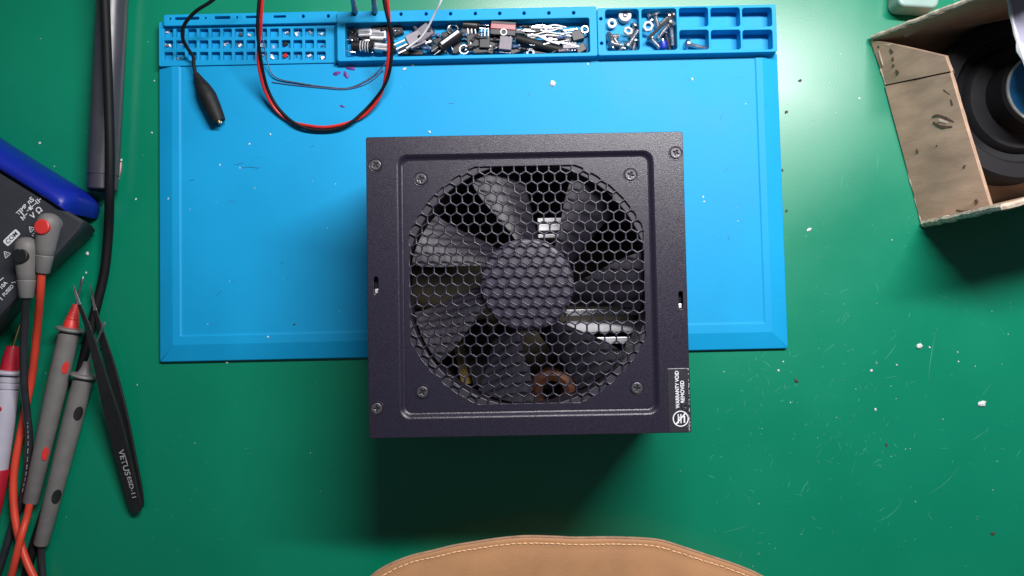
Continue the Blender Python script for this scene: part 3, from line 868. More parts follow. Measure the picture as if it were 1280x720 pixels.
# ------------------------------------------------------------------ black cable and grey tube, upper left
q = P(137, 240, 0)
cab = [P(128, -60, 24), P(131, 0, 22), P(133.5, 60, 21.5), P(136, 130, 20.5), P(137.5, 190, 19.5), P(137, 240, 16), P(135.5, 290, 7), P(130.5, 340, 3.2), P(120, 385, 2.6), P(110, 425, 2.6), P(99, 470, 2.6), P(86, 525, 2.6), P(72, 590, 2.6), P(40, 690, 2.6), P(24, 760, 2.6)]
setp(tube('black_cable', cab, 2.55, 'pvc_black', None, 12, 8, origin=(q.x, q.y, 0)), 'thick black cable running down over the grey tube and under the tweezers', 'cable')
A = P(142.5, -40, 8.5); B = P(128, 238, 8.5); d = B - A; L = d.length
q = P(135, 120, 0)
tb = thing('grey_tube', (q.x, q.y, 0), 'glossy dark grey plastic tube under the black cable, top left', 'tube')
axis_lathe('barrel', A, B, [(0, 8.4), (L - 9, 8.3), (L - 8.6, 8.3), (L - 8.3, 7.95), (L - .6, 7.9), (L, 7.4)], 'tube_grey', tb, 36)
u = d.normalized()
axis_lathe('end_bore', B - u*.05, B + u*.25, [(0, 6.2), (.25, 6.1)], 'recess_black', tb, 24)
rnd = random.Random(11)

# ------------------------------------------------------------------ alligator clip with wire
q = P(260, 120, ZS)
clip_ = thing('alligator_clip', (q.x, q.y, ZS), 'black rubber-booted alligator clip on its black wire, on the blue mat', 'clip')
bt = [P(244.5, 92, 9.5), P(249, 100, 9.6), P(254, 110, 9.8), P(260, 121, 9.8), P(266, 134, 9.6), P(271, 146, 9.4), P(273.5, 152, 9.2)]
tube('boot', bt, [1.6, 2.6, 4.3, 5.0, 4.7, 4.3, 3.9], 'rubber_black', clip_, 14, 6, flat=.95)
a = P(270.5, 147, 10); 
axis_lathe('jaw', P(271, 147, 11.2), P(275, 155.5, 10.4), [(0, 1.1), (2.2, 1.1), (3.4, .9)], 'gold', clip_, 10)
axis_lathe('jaw', P(273, 147, 7.6), P(276, 154.5, 7.6), [(0, 1.4), (2.5, 1.5), (3.8, 1.2)], 'steel_dull', clip_, 10)
tube('wire', [P(300, -30, 40), P(266, 0, 34), P(245, 14, 29), P(231, 30, 24), P(228, 45, 20), P(233, 58, 15), P(241, 70, 11), P(242.5, 82, 9.6), P(244.5, 93, 9.5)], 1.0, 'pvc_black', clip_, 8, 8)

# ------------------------------------------------------------------ red and black twin wire loop, thin wires
q = P(400, 158, ZS)
tw_ = thing('twin_wire', (q.x, q.y, ZS), 'red and black twin wire looping down over the blue mat', 'wire')
loop_c = [(329, -30, 44, 200), (326, 0, 40, 180), (324, 30, 34, 160), (323.5, 60, 26, 60), (326, 86, 19, 0), (333.5, 114, 12, 0), (347, 137, 7.6, 20), (366, 152.5, 7.2, 90), (391, 160, 7.0, 185), (416, 160, 7.0, 190), (440, 152, 7.2, 110), (461, 136, 8.2, 20), (477.5, 113, 12.5, 90), (485.5, 86, 19.5, 180), (488, 56, 26.5, 180), (486, 28, 34, 90), (482, 0, 40, 10), (478, -30, 46, 0)]
lc = catmull([P(*p[:3]) for p in loop_c], 8)
ph_ = catmull([(p[3], 0, 0) for p in loop_c], 8)
for nm_, add_, m_ in (('red_wire', 180, 'pvc_red'), ('black_wire', 0, 'pvc_black')):
    pts = []
    for i_, p in enumerate(lc):
        t = lc[min(i_+1, len(lc)-1)] - lc[max(i_-1, 0)]; t.z = 0; t.normalize()
        inn = Vector((-t.y, t.x, 0)); a = R(ph_[i_].x + add_)
        pts.append(p + inn * (.92 * math.cos(a)) + Vector((0, 0, .8 * math.sin(a))))
    v, f = sweep_data(pts, .9, 10); obj(nm_, v, f, m_, tw_)
setp(tube('thin_wire', [P(325, 20, 30), P(329, 50, 20), P(335, 80, 9), P(345, 97, 6.2), P(375, 104, 5.4), P(410, 109, 5.2), P(435, 110, 5.2), P(455, 102, 5.6), P(472, 90, 6.5), P(482, 78, 12), P(486, 66, 18)], .38, 'steel', None, 6, 6, origin=P(410, 109, ZS)),
     'thin bare silver wire curving inside the red and black loop', 'wire')
setp(tube('thin_wire', [P(340, 102.5, 5.1), P(365, 106, 5.0), P(400, 109.5, 5.0), P(430, 111.5, 5.0), P(452, 107, 5.0), P(468, 98, 5.0), P(479, 87, 5.2)], .34, 'thin_blue_wire', None, 6, 6, origin=P(430, 111, ZS)),
     'thin dark blue wire lying flat on the mat inside the loop', 'wire')
setp(tube('white_wire', [P(560, -24, 34), P(551, 2, 30), P(543, 18, 24), P(535, 34, 18.5), P(526, 47, 15), P(516, 55, 12.5), P(508, 60.5, 11.4)], .62, 'white_wire', None, 8, 6, origin=P(530, 40, 8)),
     'single white wire dropping into the large parts compartment', 'wire')
q = P(455, 16, ZB)
stn = thing('wire_stand', (q.x, q.y, ZB), 'dark metal stand with two rod legs plugged into the mat rail', 'stand')
for (pa, pb) in (((437, -22), (444.5, 17.5)), ((465, -22), (469, 17))):
    a, b = P(pa[0], pa[1], 44), P(pb[0], pb[1], ZB - 3)
    axis_lathe('leg', a, b, [(0, 1.5), ((b-a).length*.8, 1.5), ((b-a).length*.82, 1.85), ((b-a).length*.97, 1.85), ((b-a).length, 1.3)], 'steel_dull', stn, 14)
a, b = P(437, -22, 44), P(465, -22, 44)
axis_lathe('crossbar', a - Vector((6, 0, 0)), b + Vector((6, 0, 0)), [(0, 1.4), (.3, 1.9), ((b-a).length + 11.7, 1.9), ((b-a).length + 12, 1.4)], 'steel_dull', stn, 14)

# ------------------------------------------------------------------ parts in the trays
def proto_bolt(name, L, r, hr, hh_, m, hexhead=False):
    t = thing(name, (0, 0, 0), 'x', 'bolt')
    prof = [(0, r*.7)]
    s = .3
    while s < L - .3:
        prof += [(s, r), (s + .35, r*.84)]; s += .7
    prof += [(L, r)]
    axis_lathe('shank', (L, 0, 0), (0, 0, 0), prof, m, t, 10, True)
    hp = [(0, hr), (hh_*.55, hr), (hh_*.9, hr*.75), (hh_, hr*.45), (hh_ - .3, hr*.35)]
    axis_lathe('head', (0.01, 0, 0), (-hh_, 0, 0), hp, m, t, 6 if hexhead else 16, True)
    return t
def proto_nut(name, ro, ri, h, n_, m, label='x', cat='nut'):
    me_o = plate(name, circle(0, 0, ro, n_), [circle(0, 0, ri, 16)], 0, h, h*.22, m, None, origin=(0, 0, 0))
    setp(me_o, label, cat); return me_o
STASH = []
def cp_at(proto, px, py, z, rz=0, tilt=0, roll=0, sc=1.0, label='', cat='', group=None):
    p = P(px, py, z)
    return copy_tree(proto, p, (roll, tilt, R(rz)), sc, label, cat, group)
bolt_a = proto_bolt('machine_bolt', 11, 1.35, 2.9, 2.2, 'steel'); STASH.append(bolt_a)
bolt_b = proto_bolt('machine_bolt', 8, 1.2, 2.6, 1.9, 'steel_dull'); STASH.append(bolt_b)
bolt_d = proto_bolt('long_screw', 17, 1.0, 1.9, 1.4, 'screw_black'); STASH.append(bolt_d)
nutp = proto_nut('hex_nut', 2.9, 1.35, 2.0, 6, 'nylon_white'); STASH.append(nutp)
wash = proto_nut('toothed_washer', 2.7, 1.2, 1.0, 12, 'nylon_white'); STASH.append(wash)
def between(proto, pa, pb, za, zb, L, label, cat, group=None):
    """place a bolt-like proto so its head sits at pa and its tip at pb"""
    a, b = P(pa[0], pa[1], za), P(pb[0], pb[1], zb); d = b - a
    o = copy_tree(proto, a, (0, 0, 0), 1.0, label, cat, group)
    o.rotation_euler = d.to_track_quat('X', 'Z').to_euler()
    o.scale = (d.length / L, 1, 1) if d.length / L > .6 else (.6, 1, 1)
    return o
G1 = 'bolts jumbled in the first tall pocket'
lab1 = 'short steel bolt jumbled in the bolt pocket nearest the large compartment'
spots1 = ('right, beside the white nut', 'the near wall left of centre', 'the near left corner, lying flat', 'right, below the far corner', 'the near right corner, standing short', 'the near wall right of centre', 'the left wall at mid height', 'the left wall, just below another')
for (pa, pb, za, zb), w_ in zip((((786, 56), (797, 39), 7.5, 9), ((776, 60), (768, 49), 5, 6.5), ((766, 60), (776, 52), 4.5, 4.5), ((793, 33), (788, 46), 5, 4), ((794, 52), (792, 61), 4.6, 4.2), ((781, 61), (790, 50), 4.2, 4.6), ((762, 46), (772, 45), 7.5, 5), ((764, 54), (774, 56), 7.8, 6.5)), spots1):
    between(bolt_a if random.random() < .55 else bolt_b, pa, pb, za, zb, 10, 'short steel bolt in the first bolt pocket, at ' + w_, 'bolt', G1)
cp_at(wash, 764.5, 29.5, 4.5, 10, .15, .1, 1.05, 'small white toothed washer in the first bolt pocket', 'washer')
cp_at(nutp, 784.5, 40.2, 8.0, 20, .2, -.15, .98, 'white hexagonal nut among bolts in the first bolt pocket', 'nut')
pq = P(779.5, 24, 0)
gm = thing('white_roller', (pq.x, pq.y, 2.2), 'large round white washer with dark centre in the first bolt pocket', 'washer')
axis_lathe('disc', (pq.x, pq.y, 2.3), (pq.x, pq.y, 8), [(0, 3.5), (.4, 3.8), (3.6, 3.8), (4.2, 3.4), (4.25, 2.4), (4.1, 1.7)], 'nylon_white', gm, 24)
axis_lathe('centre', (pq.x, pq.y, 6.0), (pq.x, pq.y, 6.9), [(0, 1.5), (.6, 1.5), (.8, 1.0)], 'screw_black', gm, 14)
G2 = 'bolts jumbled in the second tall pocket'
lab2 = 'steel bolt jumbled in the second bolt pocket with the blue piece'
spots2 = ('upright near the far wall', 'leaning diagonally under the long black screw', 'upright along the right wall', 'diagonal at the near left corner', 'short, in the far right corner', 'short, in the far left corner')
for (pa, pb, za, zb), w_ in zip((((819, 18.5), (822.5, 33), 8, 6), ((837.5, 29), (822, 48), 9.5, 7), ((839, 32), (841, 57), 8, 5.5), ((813.5, 48), (825, 60.5), 6, 4.5), ((836, 21), (828, 28), 5, 4.2), ((814, 26), (812, 20), 4, 4)), spots2):
    between(bolt_a, pa, pb, za, zb, 11, 'steel bolt in the second bolt pocket, ' + w_, 'bolt', G2)
between(bolt_d, (841, 19.5), (810.5, 47.5), 11, 9.5, 17, 'long black screw lying diagonally over bolts in the second pocket', 'screw')
between(bolt_d, (832, 42), (837, 61), 5, 4, 17, 'short black screw beside the blue piece in the second pocket', 'screw')
cp_at(nutp, 810.3, 33.6, 7.0, 5, -.2, .1, 1.12, 'white hexagonal nut in the second bolt pocket', 'nut')
bq = P(829, 57.5, 5)
bbp = thing('blue_standoff', (bq.x, bq.y, 2.1), 'bright blue plastic piece in the second bolt pocket', 'standoff')
axis_lathe('sleeve', P(829.5, 61, 5.5), P(828.5, 53, 5.5), [(0, 2.1), (.3, 2.3), (4.0, 2.3), (4.3, 2.0)], 'blue_plastic', bbp, 14)
axis_lathe('stud', P(828.6, 54, 5.5), P(828, 48, 5.5), [(0, 1.3), (2.2, 1.3), (2.7, .9)], 'steel', bbp, 12)
between(bolt_a, (860.5, 55.5), (883, 61), 4.4, 3.4, 11, 'lone steel bolt lying in a small pocket beside the second bolt pocket', 'bolt')

def third(px):
    return 'left third' if px < 533 else 'middle third' if px < 635 else 'right third'
def transistor(px, py, z, rz, sc, label, bodymat='ceramic_grey', tilt=0.0, name='power_transistor'):
    p = P(px, py, z)
    t = thing(name, p, label, 'transistor')
    plate('package', rrect(0, 0, 9.5*sc, 8.5*sc, .6, 0, 3), [circle(2.8*sc, 0, 1.1*sc, 12)] if sc > .9 else [], 0, 3.2*sc, .35, bodymat, t, True)
    plate('heat_tab', rrect(2.6*sc, 0, 6.2*sc, 8.2*sc, .4, 0, 3), [circle(4.6*sc, 0, .9*sc, 12)], -.9*sc, -.02, .1, 'steel_dull', t, True)
    for k in (-1, 0, 1):
        bbox('pin', -8.2*sc, k*2.7*sc, .7*sc, 1.5*sc, 8.0*sc, .95*sc, 'pin_metal', t, True, bevel=.1, r=.1)
    t.rotation_euler = (0, tilt, R(rz))
    return t
transistor(519, 51.5, 8.2, 28, 1.0, 'large grey power transistor with three bright legs under the white wire', tilt=.12)
transistor(531, 42, 6.0, 38, .9, 'grey power transistor tucked behind the largest one in the compartment')
transistor(632, 56, 7.5, -96, .85, 'grey square transistor in front of the red part', tilt=-.1)
transistor(591, 52, 5.6, -84, .78, 'black transistor with bare metal tab left of the red part', 'inner_black')
transistor(606, 54, 6.2, -91, .72, 'black transistor standing closest to the red part', 'inner_black')

def capacitor(a, b, r, label, sleeve='inner_black', stripe=True, name='capacitor'):
    A, B = P(*a), P(*b); d = B - A; L = d.length; u = d.normalized()
    t = thing(name, ((A.x+B.x)/2, (A.y+B.y)/2, 2.0), label, 'capacitor')
    axis_lathe('sleeve', A, B, [(0, r*.75), (.3, r), (1.2, r), (1.5, r*.93), (2.0, r), (L - .4, r), (L, r*.8)], sleeve, t, 20)
    axis_lathe('end_disc', B + u*.02, B + u*.15, [(0, r*.72), (.12, r*.7)], 'steel_dull', t, 16)
    if stripe:
        V, F = [], []
        s_ = Vector((0, 0, 1)).cross(u).normalized(); up_ = u.cross(s_)
        for i in range(2):
            for k in range(5):
                an = R(62 + 8*k); rad = r + .06
                V.append(A + u * (1.8 + (L - 2.6) * i) + s_ * (math.cos(an)*rad) + up_ * (math.sin(an)*rad))
        F = [(k, k+1, 5+k+1, 5+k) for k in range(4)]
        obj('stripe', V, F, 'white_print', t)
    for k in (-1, 1):
        s_ = Vector((-u.y, u.x, 0)).normalized() * (k * r * .4)
        axis_lathe('lead', A + s_, A + s_ - u*5, [(0, .3), (5, .3)], 'steel', t, 6)
    return t
capacitor((550, 60, 8.4), (576, 41, 9), 3.1, 'long black electrolytic capacitor with white stripe lying diagonally in the compartment')
capacitor((540, 44, 5.5), (534, 36, 7.5), 2.6, 'short dark capacitor with metal end behind the striped one', 'meter_dark', False)
capacitor((600, 33, 5.5), (578, 31, 5.5), 2.6, 'black capacitor against the far wall of the compartment', 'inner_black', False)
# silver filter cans, wound inductor
for i, (px_, py_, w, h_, rz, lb) in enumerate(((472, 43, 9.5, 6.5, -2, 'larger bright silver metal can left of the red wire'), (456, 41, 8, 4.6, 4, 'smaller silver metal can at the left end of the compartment'), (477, 59, 9, 4.5, -6, 'flat bright silver piece below the larger silver can'))):
    p = P(px_, py_, 7)
    t = thing('metal_can', (p.x, p.y, 2.1), lb, 'component')
    bbox('shell', p.x, p.y, 2.2, 7.6 + .5*i, w, h_, 'aluminium', t, rot=R(rz), bevel=.8, r=1)
    bbox('groove_plate', p.x, p.y - .2, 7.62 + .5*i, 7.9 + .5*i, w*.85, h_*.32, 'steel_dull', t, rot=R(rz), bevel=.1)
p = P(452, 58, 6)
wi = thing('wound_inductor', (p.x, p.y, 2.1), 'dark inductor with pale winding rings at the left end of the compartment', 'inductor')
A, B = P(440, 57.5, 6), P(466, 59, 6); d = B - A; L = d.length; u = d.normalized()
axis_lathe('core', A, B, [(0, 2.6), (.4, 3.0), (L - .4, 3.0), (L, 2.6)], 'inner_black', wi, 18)
for k in range(4):
    c_ = A + u * (L * (.4 + .12*k)); axis_lathe('winding', c_, c_ + u*.7, [(0, 3.0), (.2, 3.3), (.5, 3.3), (.7, 3.0)], 'worn_white', wi, 18)
# wire ring bundle at far left, red film part, sleeve, chip
p = P(627, 37, 6)
rf = thing('red_film_part', (p.x, p.y, 2.1), 'red and black part with a pale ring in the middle of the compartment', 'component')
a, b = P(617, 34, 9), P(641, 36, 9)
bbox('housing', P(629, 36, 8).x, P(629, 36, 8).y, 2.2, 9.2, 14.5, 8, 'inner_black', rf, rot=R(-4))
bbox('red_band', P(629, 33.4, 9.3).x, P(629, 33.4, 9.3).y, 8.4, 9.7, 14.6, 3.4, 'red_film', rf, rot=R(-4), bevel=.4)
pr = P(629.5, 40, 10)
plate('ring', circle(pr.x, pr.y, 2.1, 18), [circle(pr.x, pr.y, 1.3, 16)], 9.3, 10.1, .2, 'nylon_white', rf)
setp(tube('black_sleeve', [P(645, 47.5, 8.5), P(660, 52, 8), P(680, 57.5, 7), P(700, 62, 6), P(708, 64, 5.4)], [2.2, 2.5, 2.4, 2.2, 1.9], 'rubber_black', None, 14, 6, origin=P(680, 57, 2.1)), 'black heat-shrink sleeve lying in the right half of the compartment', 'sleeve')
p = P(712, 57.5, 7)
ic = thing('dip_chip', (p.x, p.y, 5), 'small grey chip with pins near the right end of the compartment', 'chip')
bbox('package', p.x, p.y, 5.6, 8.2, 8.0, 3.6, 'ceramic_grey', ic, rot=R(2))
for k in range(5):
    for s_ in (-1, 1):
        bbox('pin', p.x - 3.1 + k*1.55, p.y + s_*2.1, 5.0, 6.6, .45, .6, 'steel', ic, bevel=.05, r=.05)
for (px_, py_, ro, ri, h_, n_, m_, lb) in ((731, 37, 2.4, 1.5, 1.0, 18, 'steel', 'small metal ring in the far right corner of the large compartment'), (663, 66, 2.5, 1.2, 1.2, 16, 'nylon_white', 'pale washer at the near wall below the black sleeve'), (580, 62, 3.0, 2.1, .9, 20, 'steel_dull', 'large metal ring at the near wall below the metal-tab transistor'), (566, 37, 3.4, 2.6, .9, 18, 'steel', 'thin metal ring behind the striped capacitor')):
    p = P(px_, py_, 6)
    o = plate('metal_ring', circle(p.x, p.y, ro, n_), [circle(p.x, p.y, ri, n_)], 5.6, 5.6 + h_, .2, m_, None, origin=(p.x, p.y, 5.6))
    o.rotation_euler = (rnd.uniform(-.25, .25), rnd.uniform(-.25, .25), 0); setp(o, lb, 'ring')
# cut component leads heaped at the right and left ends
G3 = 'bare cut wires heaped at the right end of the compartment'
for k in range(13):
    xa = rnd.uniform(645, 668); xb = rnd.uniform(695, 728); ya = rnd.uniform(33, 52); yb = ya + rnd.uniform(-4, 14); yb = min(yb, 63)
    z = 5 + .4 * k
    pts = [P(xa, ya, z), P(xa + (xb-xa)*.3, ya + (yb-ya)*.3 + rnd.uniform(-4, 3), z + .5), P(xa + (xb-xa)*.65, ya + (yb-ya)*.65 + rnd.uniform(-3, 4), z + .3), P(xb, yb, z - .5)]
    setp(tube('cut_wire', pts, rnd.choice((.35, .45, .55)), rnd.choice(('steel', 'white_wire', 'white_wire', 'aluminium')), None, 6, 5, origin=P((xa+xb)/2, (ya+yb)/2, 2.1)), 'bare silvery cut wire heaped in the right half of the large compartment', 'wire', G3)
for k in range(16):
    cx, cy = rnd.uniform(436, 462), rnd.uniform(36, 65); an = rnd.uniform(0, PI); l = rnd.uniform(4, 9)
    z = rnd.uniform(3.5, 6.5)
    pts = [P(cx - l*math.cos(an), cy - l*math.sin(an)*.6, z), P(cx + rnd.uniform(-1, 1), cy + rnd.uniform(-1, 1), z + .6), P(cx + l*math.cos(an), min(66, cy + l*math.sin(an)*.6), z)]
    setp(tube('cut_lead', pts, .32, 'steel', None, 6, 4, origin=P(cx, cy, 2.1)), 'short bright cut lead at the left end of the large compartment', 'wire', 'cut leads at the left end of the compartment')
for k in range(34):
    cx, cy = rnd.choice(((rnd.uniform(486, 506), rnd.uniform(33, 44))), ) if False else (rnd.uniform(488, 730), rnd.uniform(34, 65))
    an = rnd.uniform(0, PI); l = rnd.uniform(3, 7); z = rnd.uniform(3.2, 5)
    a, b = P(cx - l*math.cos(an), max(32, cy - l*math.sin(an)*.7), z), P(cx + l*math.cos(an), min(66, cy + l*math.sin(an)*.7), z + .8)
    setp(axis_lathe('small_screw', a, b, [(0, 1.3), (1.0, 1.3), (1.1, .7), ((b-a).length - .5, .7), ((b-a).length, .2)], rnd.choice(('steel', 'steel_dull')), None, 10, origin=P(cx, cy, 2.1)), 'tiny steel screw half buried in the ' + third(cx) + ' of the large compartment', 'screw', 'screws at the bottom of the large compartment')
# black plastic pieces filling the heap
for k, (px_, py_, w, h_, rz) in enumerate(((497, 38, 6, 5, 20), (545, 62, 6, 5, -30), (614, 60, 7, 4, 70), (652, 40, 8, 3, -5), (690, 44, 10, 3, -12), (726, 60, 6, 5, 30), (572, 60, 7, 5, 35), (486, 60, 8, 6, 12), (508, 64, 9, 4, -8), (560, 46, 7, 6, 10), (548, 52, 5, 5, 50), (584, 38, 7, 5, -15), (600, 63, 8, 4, 5), (622, 45, 9, 6, 0), (646, 62, 8, 4, 20), (668, 40, 12, 4, 6), (676, 64, 9, 3, 0), (704, 50, 9, 5, -20), (722, 44, 7, 6, 15), (462, 52, 9, 5, 4), (442, 44, 6, 7, 0), (476, 34, 10, 3, 2), (520, 66, 8, 3, 0))):
    p = P(px_, py_, 5)
    setp(bbox('component_block', p.x, p.y, 2.2, 5.2 + .3*k % 1.2, w, h_, 'inner_black', None, rot=R(rz), bevel=.4, r=.7, origin=(p.x, p.y, 2.1)), 'dark plastic block low in the heap, ' + third(px_) + ' of the large compartment', 'component', 'dark blocks low in the heap')
# resistors, ceramic discs and loose leads on top of the heap
mat('resistor_tan', (0.32, 0.22, 0.14), 0.5, var=0.1)
mat('ceramic_blue', (0.04, 0.09, 0.20), 0.4, var=0.1)
for k in range(26):
    cx, cy = rnd.uniform(438, 730), rnd.uniform(33, 64); an = rnd.uniform(0, PI); z = rnd.uniform(5.8, 8.4); l = rnd.uniform(2.2, 3.4)
    c_ = P(cx, cy, z); u = Vector((math.cos(an), math.sin(an), rnd.uniform(-.2, .2))).normalized()
    if abs(u.y) * 9 + abs(cy - 49) / 2.2 > 9.5: u = Vector((1, rnd.uniform(-.2, .2), 0)).normalized()
    t = thing('resistor', (c_.x, c_.y, 2.1), 'x', 'resistor', 'resistors in the heap')
    m_ = rnd.choice(('inner_black', 'ceramic_grey', 'resistor_tan', 'ceramic_blue', 'inner_black'))
    t['label'] = 'small ' + {'inner_black': 'black', 'ceramic_grey': 'grey', 'resistor_tan': 'tan', 'ceramic_blue': 'dark blue'}[m_] + ' resistor in the ' + third(cx) + ' of the large compartment'
    axis_lathe('body', c_ - u*l, c_ + u*l, [(0, .5), (.3, 1.05), (1.0, 1.15), (1.4, .9), (2*l - 1.4, .9), (2*l - 1.0, 1.15), (2*l - .3, 1.05), (2*l, .5)], m_, t, 10)
    for s_ in (-1, 1):
        e0 = c_ + u*(l*s_); e1 = e0 + u*(s_*rnd.uniform(1.5, 4)) + Vector((rnd.uniform(-1, 1), rnd.uniform(-1, 1), rnd.uniform(-.6, .6)))
        tube('lead', [e0, (e0 + e1)/2 + Vector((rnd.uniform(-.5, .5), rnd.uniform(-.5, .5), .3)), e1], .26, 'steel', t, 5, 3)
# tiny chips in the pocket grid
G4 = 'tiny components in the pocket grid'
grid_mats = ['steel', 'aluminium', 'nylon_white', 'steel_dull']
tiny = []
for m_ in grid_mats:
    v, f = boxdata(0, 0, .35, 2.0, 1.1, .7)
    o = obj('tiny_component', v, f, m_, None, origin=(0, 0, 0), smooth=False); tiny.append(o); STASH.append(o)
fill = {(0, 0): 2, (0, 1): 2, (1, 1): 1, (1, 2): 2, (5, 1): 2, (6, 0): 2, (6, 1): 2, (7, 0): 1, (8, 1): 3, (8, 2): 2, (9, 2): 2, (10, 0): 3, (11, 0): 2, (12, 2): 3, (13, 2): 3, (13, 0): 2, (9, 1): 1, (11, 2): 1, (12, 0): 1, (13, 1): 1}
for (i, j), cnt in fill.items():
    for k in range(cnt):
        p = P(cols[i] + rnd.uniform(-3, 3), rows[j] + .6 + rnd.uniform(-2.2, 3), 2.75)
        o = copy_tree(rnd.choice(tiny), p, (rnd.uniform(-.3, .3), rnd.uniform(-.3, .3), rnd.uniform(0, 3)), rnd.uniform(.6, 1.2), 'tiny silvery component in the %s row of the small pocket grid' % ('far', 'middle', 'near')[j], 'component', G4)
for (i, j, m_, lb, nm) in ((10, 1, 'inner_black', 'small dark component alone in the small pocket grid', 'dark_component'), (10, 2, 'pvc_red', 'small red scrap alone in the small pocket grid', 'red_scrap')):
    p = P(cols[i], rows[j], 2.65)
    setp(bbox(nm, p.x, p.y, 2.65, 4.2, 2.6, 2.2, m_, None, rot=.6, origin=(p.x, p.y, 2.65)), lb, 'component')
for s_ in STASH:
    for ch in list(s_.children): bpy.data.objects.remove(ch)
    bpy.data.objects.remove(s_)

# ------------------------------------------------------------------ cardboard box with black reel, right
ZR = 60.0
q = P(1230, 150, 0)
bx_ = thing('cardboard_box', (q.x, q.y, 0), 'worn open brown cardboard box at the right edge', 'box')
def sheet(name, quad, th, m, parent, nsub=6, jitter=0.0, seed=1):
    """thick sheet through four corner points (A,B,C,D), slightly uneven"""
    A, B, C, D = [Vector(p) for p in quad]
    nrm = (B - A).cross(D - A).normalized()
    V, F = [], []
    for s_ in (0, 1):
        for i in range(nsub + 1):
            for j in range(nsub + 1):
                u, v = i/nsub, j/nsub
                p = A.lerp(B, u).lerp(D.lerp(C, u), v)
                V.append(p + nrm * (th * (s_ - .5) + jitter * math.sin(3.1*u + 5.3*v + seed)))
    m_ = (nsub+1)**2; idx = lambda s_, i, j: s_*m_ + i*(nsub+1) + j
    for i in range(nsub):
        for j in range(nsub):
            F.append((idx(0, i, j), idx(0, i+1, j), idx(0, i+1, j+1), idx(0, i, j+1))); F.append((idx(1, i, j), idx(1, i, j+1), idx(1, i+1, j+1), idx(1, i+1, j)))
    for i in range(nsub):
        for j in (0, nsub): F.append((idx(0, i, j), idx(0, i+1, j), idx(1, i+1, j), idx(1, i, j)))
    for j in range(nsub):
        for i in (0, nsub): F.append((idx(0, i, j), idx(0, i, j+1), idx(1, i, j+1), idx(1, i, j)))
    return obj(name, V, F, m, parent, angle=30)
rimA, rimB = P(1090, 49, .8), P(1153, 280, .8)            # foot of the left wall
flA, flB = P(1184, 70, 42), P(1239, 257.5, 42)            # its top edge
sA, sB = P(1108, 105.5, .8), P(1183, 88.5, 40)
gap = (rimB - rimA).normalized() * .9
topc = flA.lerp(flB, .10)
sheet('wall_panel', (rimA, sA, topc, flA), 2.2, 'cardboard', bx_, 6, .4, 2)
sheet('wall_panel', (sA + gap, rimB, flB, topc + gap), 2.2, 'cardboard', bx_, 8, .4, 2)
v, f = sweep_data([sA + gap*.5 + Vector((1.2, 0, .6)), topc + gap*.5 + Vector((1.2, 0, -.6))], .9, 6)
obj('slit', v, f, 'cardboard_scuff', bx_)
rimC = P(1460, 206, .8); flC = P(1610, 155, ZR)
rimD = P(1395, -68, .8); flD = P(1500, -110, ZR)
nC = rimB + (rimC - rimB); tC = Vector((rimC.x, rimC.y, 84))
sheet('near_wall', (rimB + Vector((1.5, .6, 0)), rimC, tC, P(1252, 258.5, 78)), 3.0, 'cardboard', bx_, 6)
up3 = Vector((0, 0, .6))
sheet('floor_panel', (rimA + Vector((2, 0, .6)), rimB + Vector((2, 2, .6)), rimC + up3, rimD + up3), 2.0, 'cardboard', bx_, 4)
rimA2 = P(1090, 47, 3); fD = P(1340, -50, 118); fC = P(1330, -5, 4)
sheet('far_wall', (rimA2, fD, P(1340, 8, 3), P(1190, 68, 3)), 3.0, 'cardboard', bx_, 8)
tD = Vector((rimD.x, rimD.y, ZR))
sheet('right_wall', (rimC, rimD, tD, tC), 3.0, 'cardboard', bx_, 4)
sheet('inner_flap', (P(1127, 40, 19), P(1186, 13, 40), P(1190, 18, 37), P(1132, 46, 18)), 1.6, 'cardboard', bx_, 3)
# torn corrugated rims
def rim(pts, w, m='cardboard_edge', name='torn_rim', seed=3):
    r_ = random.Random(seed); pp = []
    for a, b in zip(pts[:-1], pts[1:]):
        nseg = max(3, int((b - a).length / 3.6))
        for k in range(nseg): pp.append(a.lerp(b, k/nseg) + Vector((r_.uniform(-.35, .35), r_.uniform(-.35, .35), r_.uniform(-.3, .3))))
    pp.append(pts[-1])
    rr = [w * r_.uniform(.78, 1.1) for _ in pp]
    v, f = sweep_data(pp, rr, 7, .9); return obj(name, v, f, m, bx_)
rim([rimA, sA], .9, seed=3); rim([sA + gap, rimB], .8, seed=4); rim([rimB + Vector((.5, -.2, 1.0)), P(1252, 259, 78), tC], 2.3, seed=5); rim([rimA2, fD], 1.5, seed=6); rim([topc, flB], .5, 'cardboard', 'fold', 9)
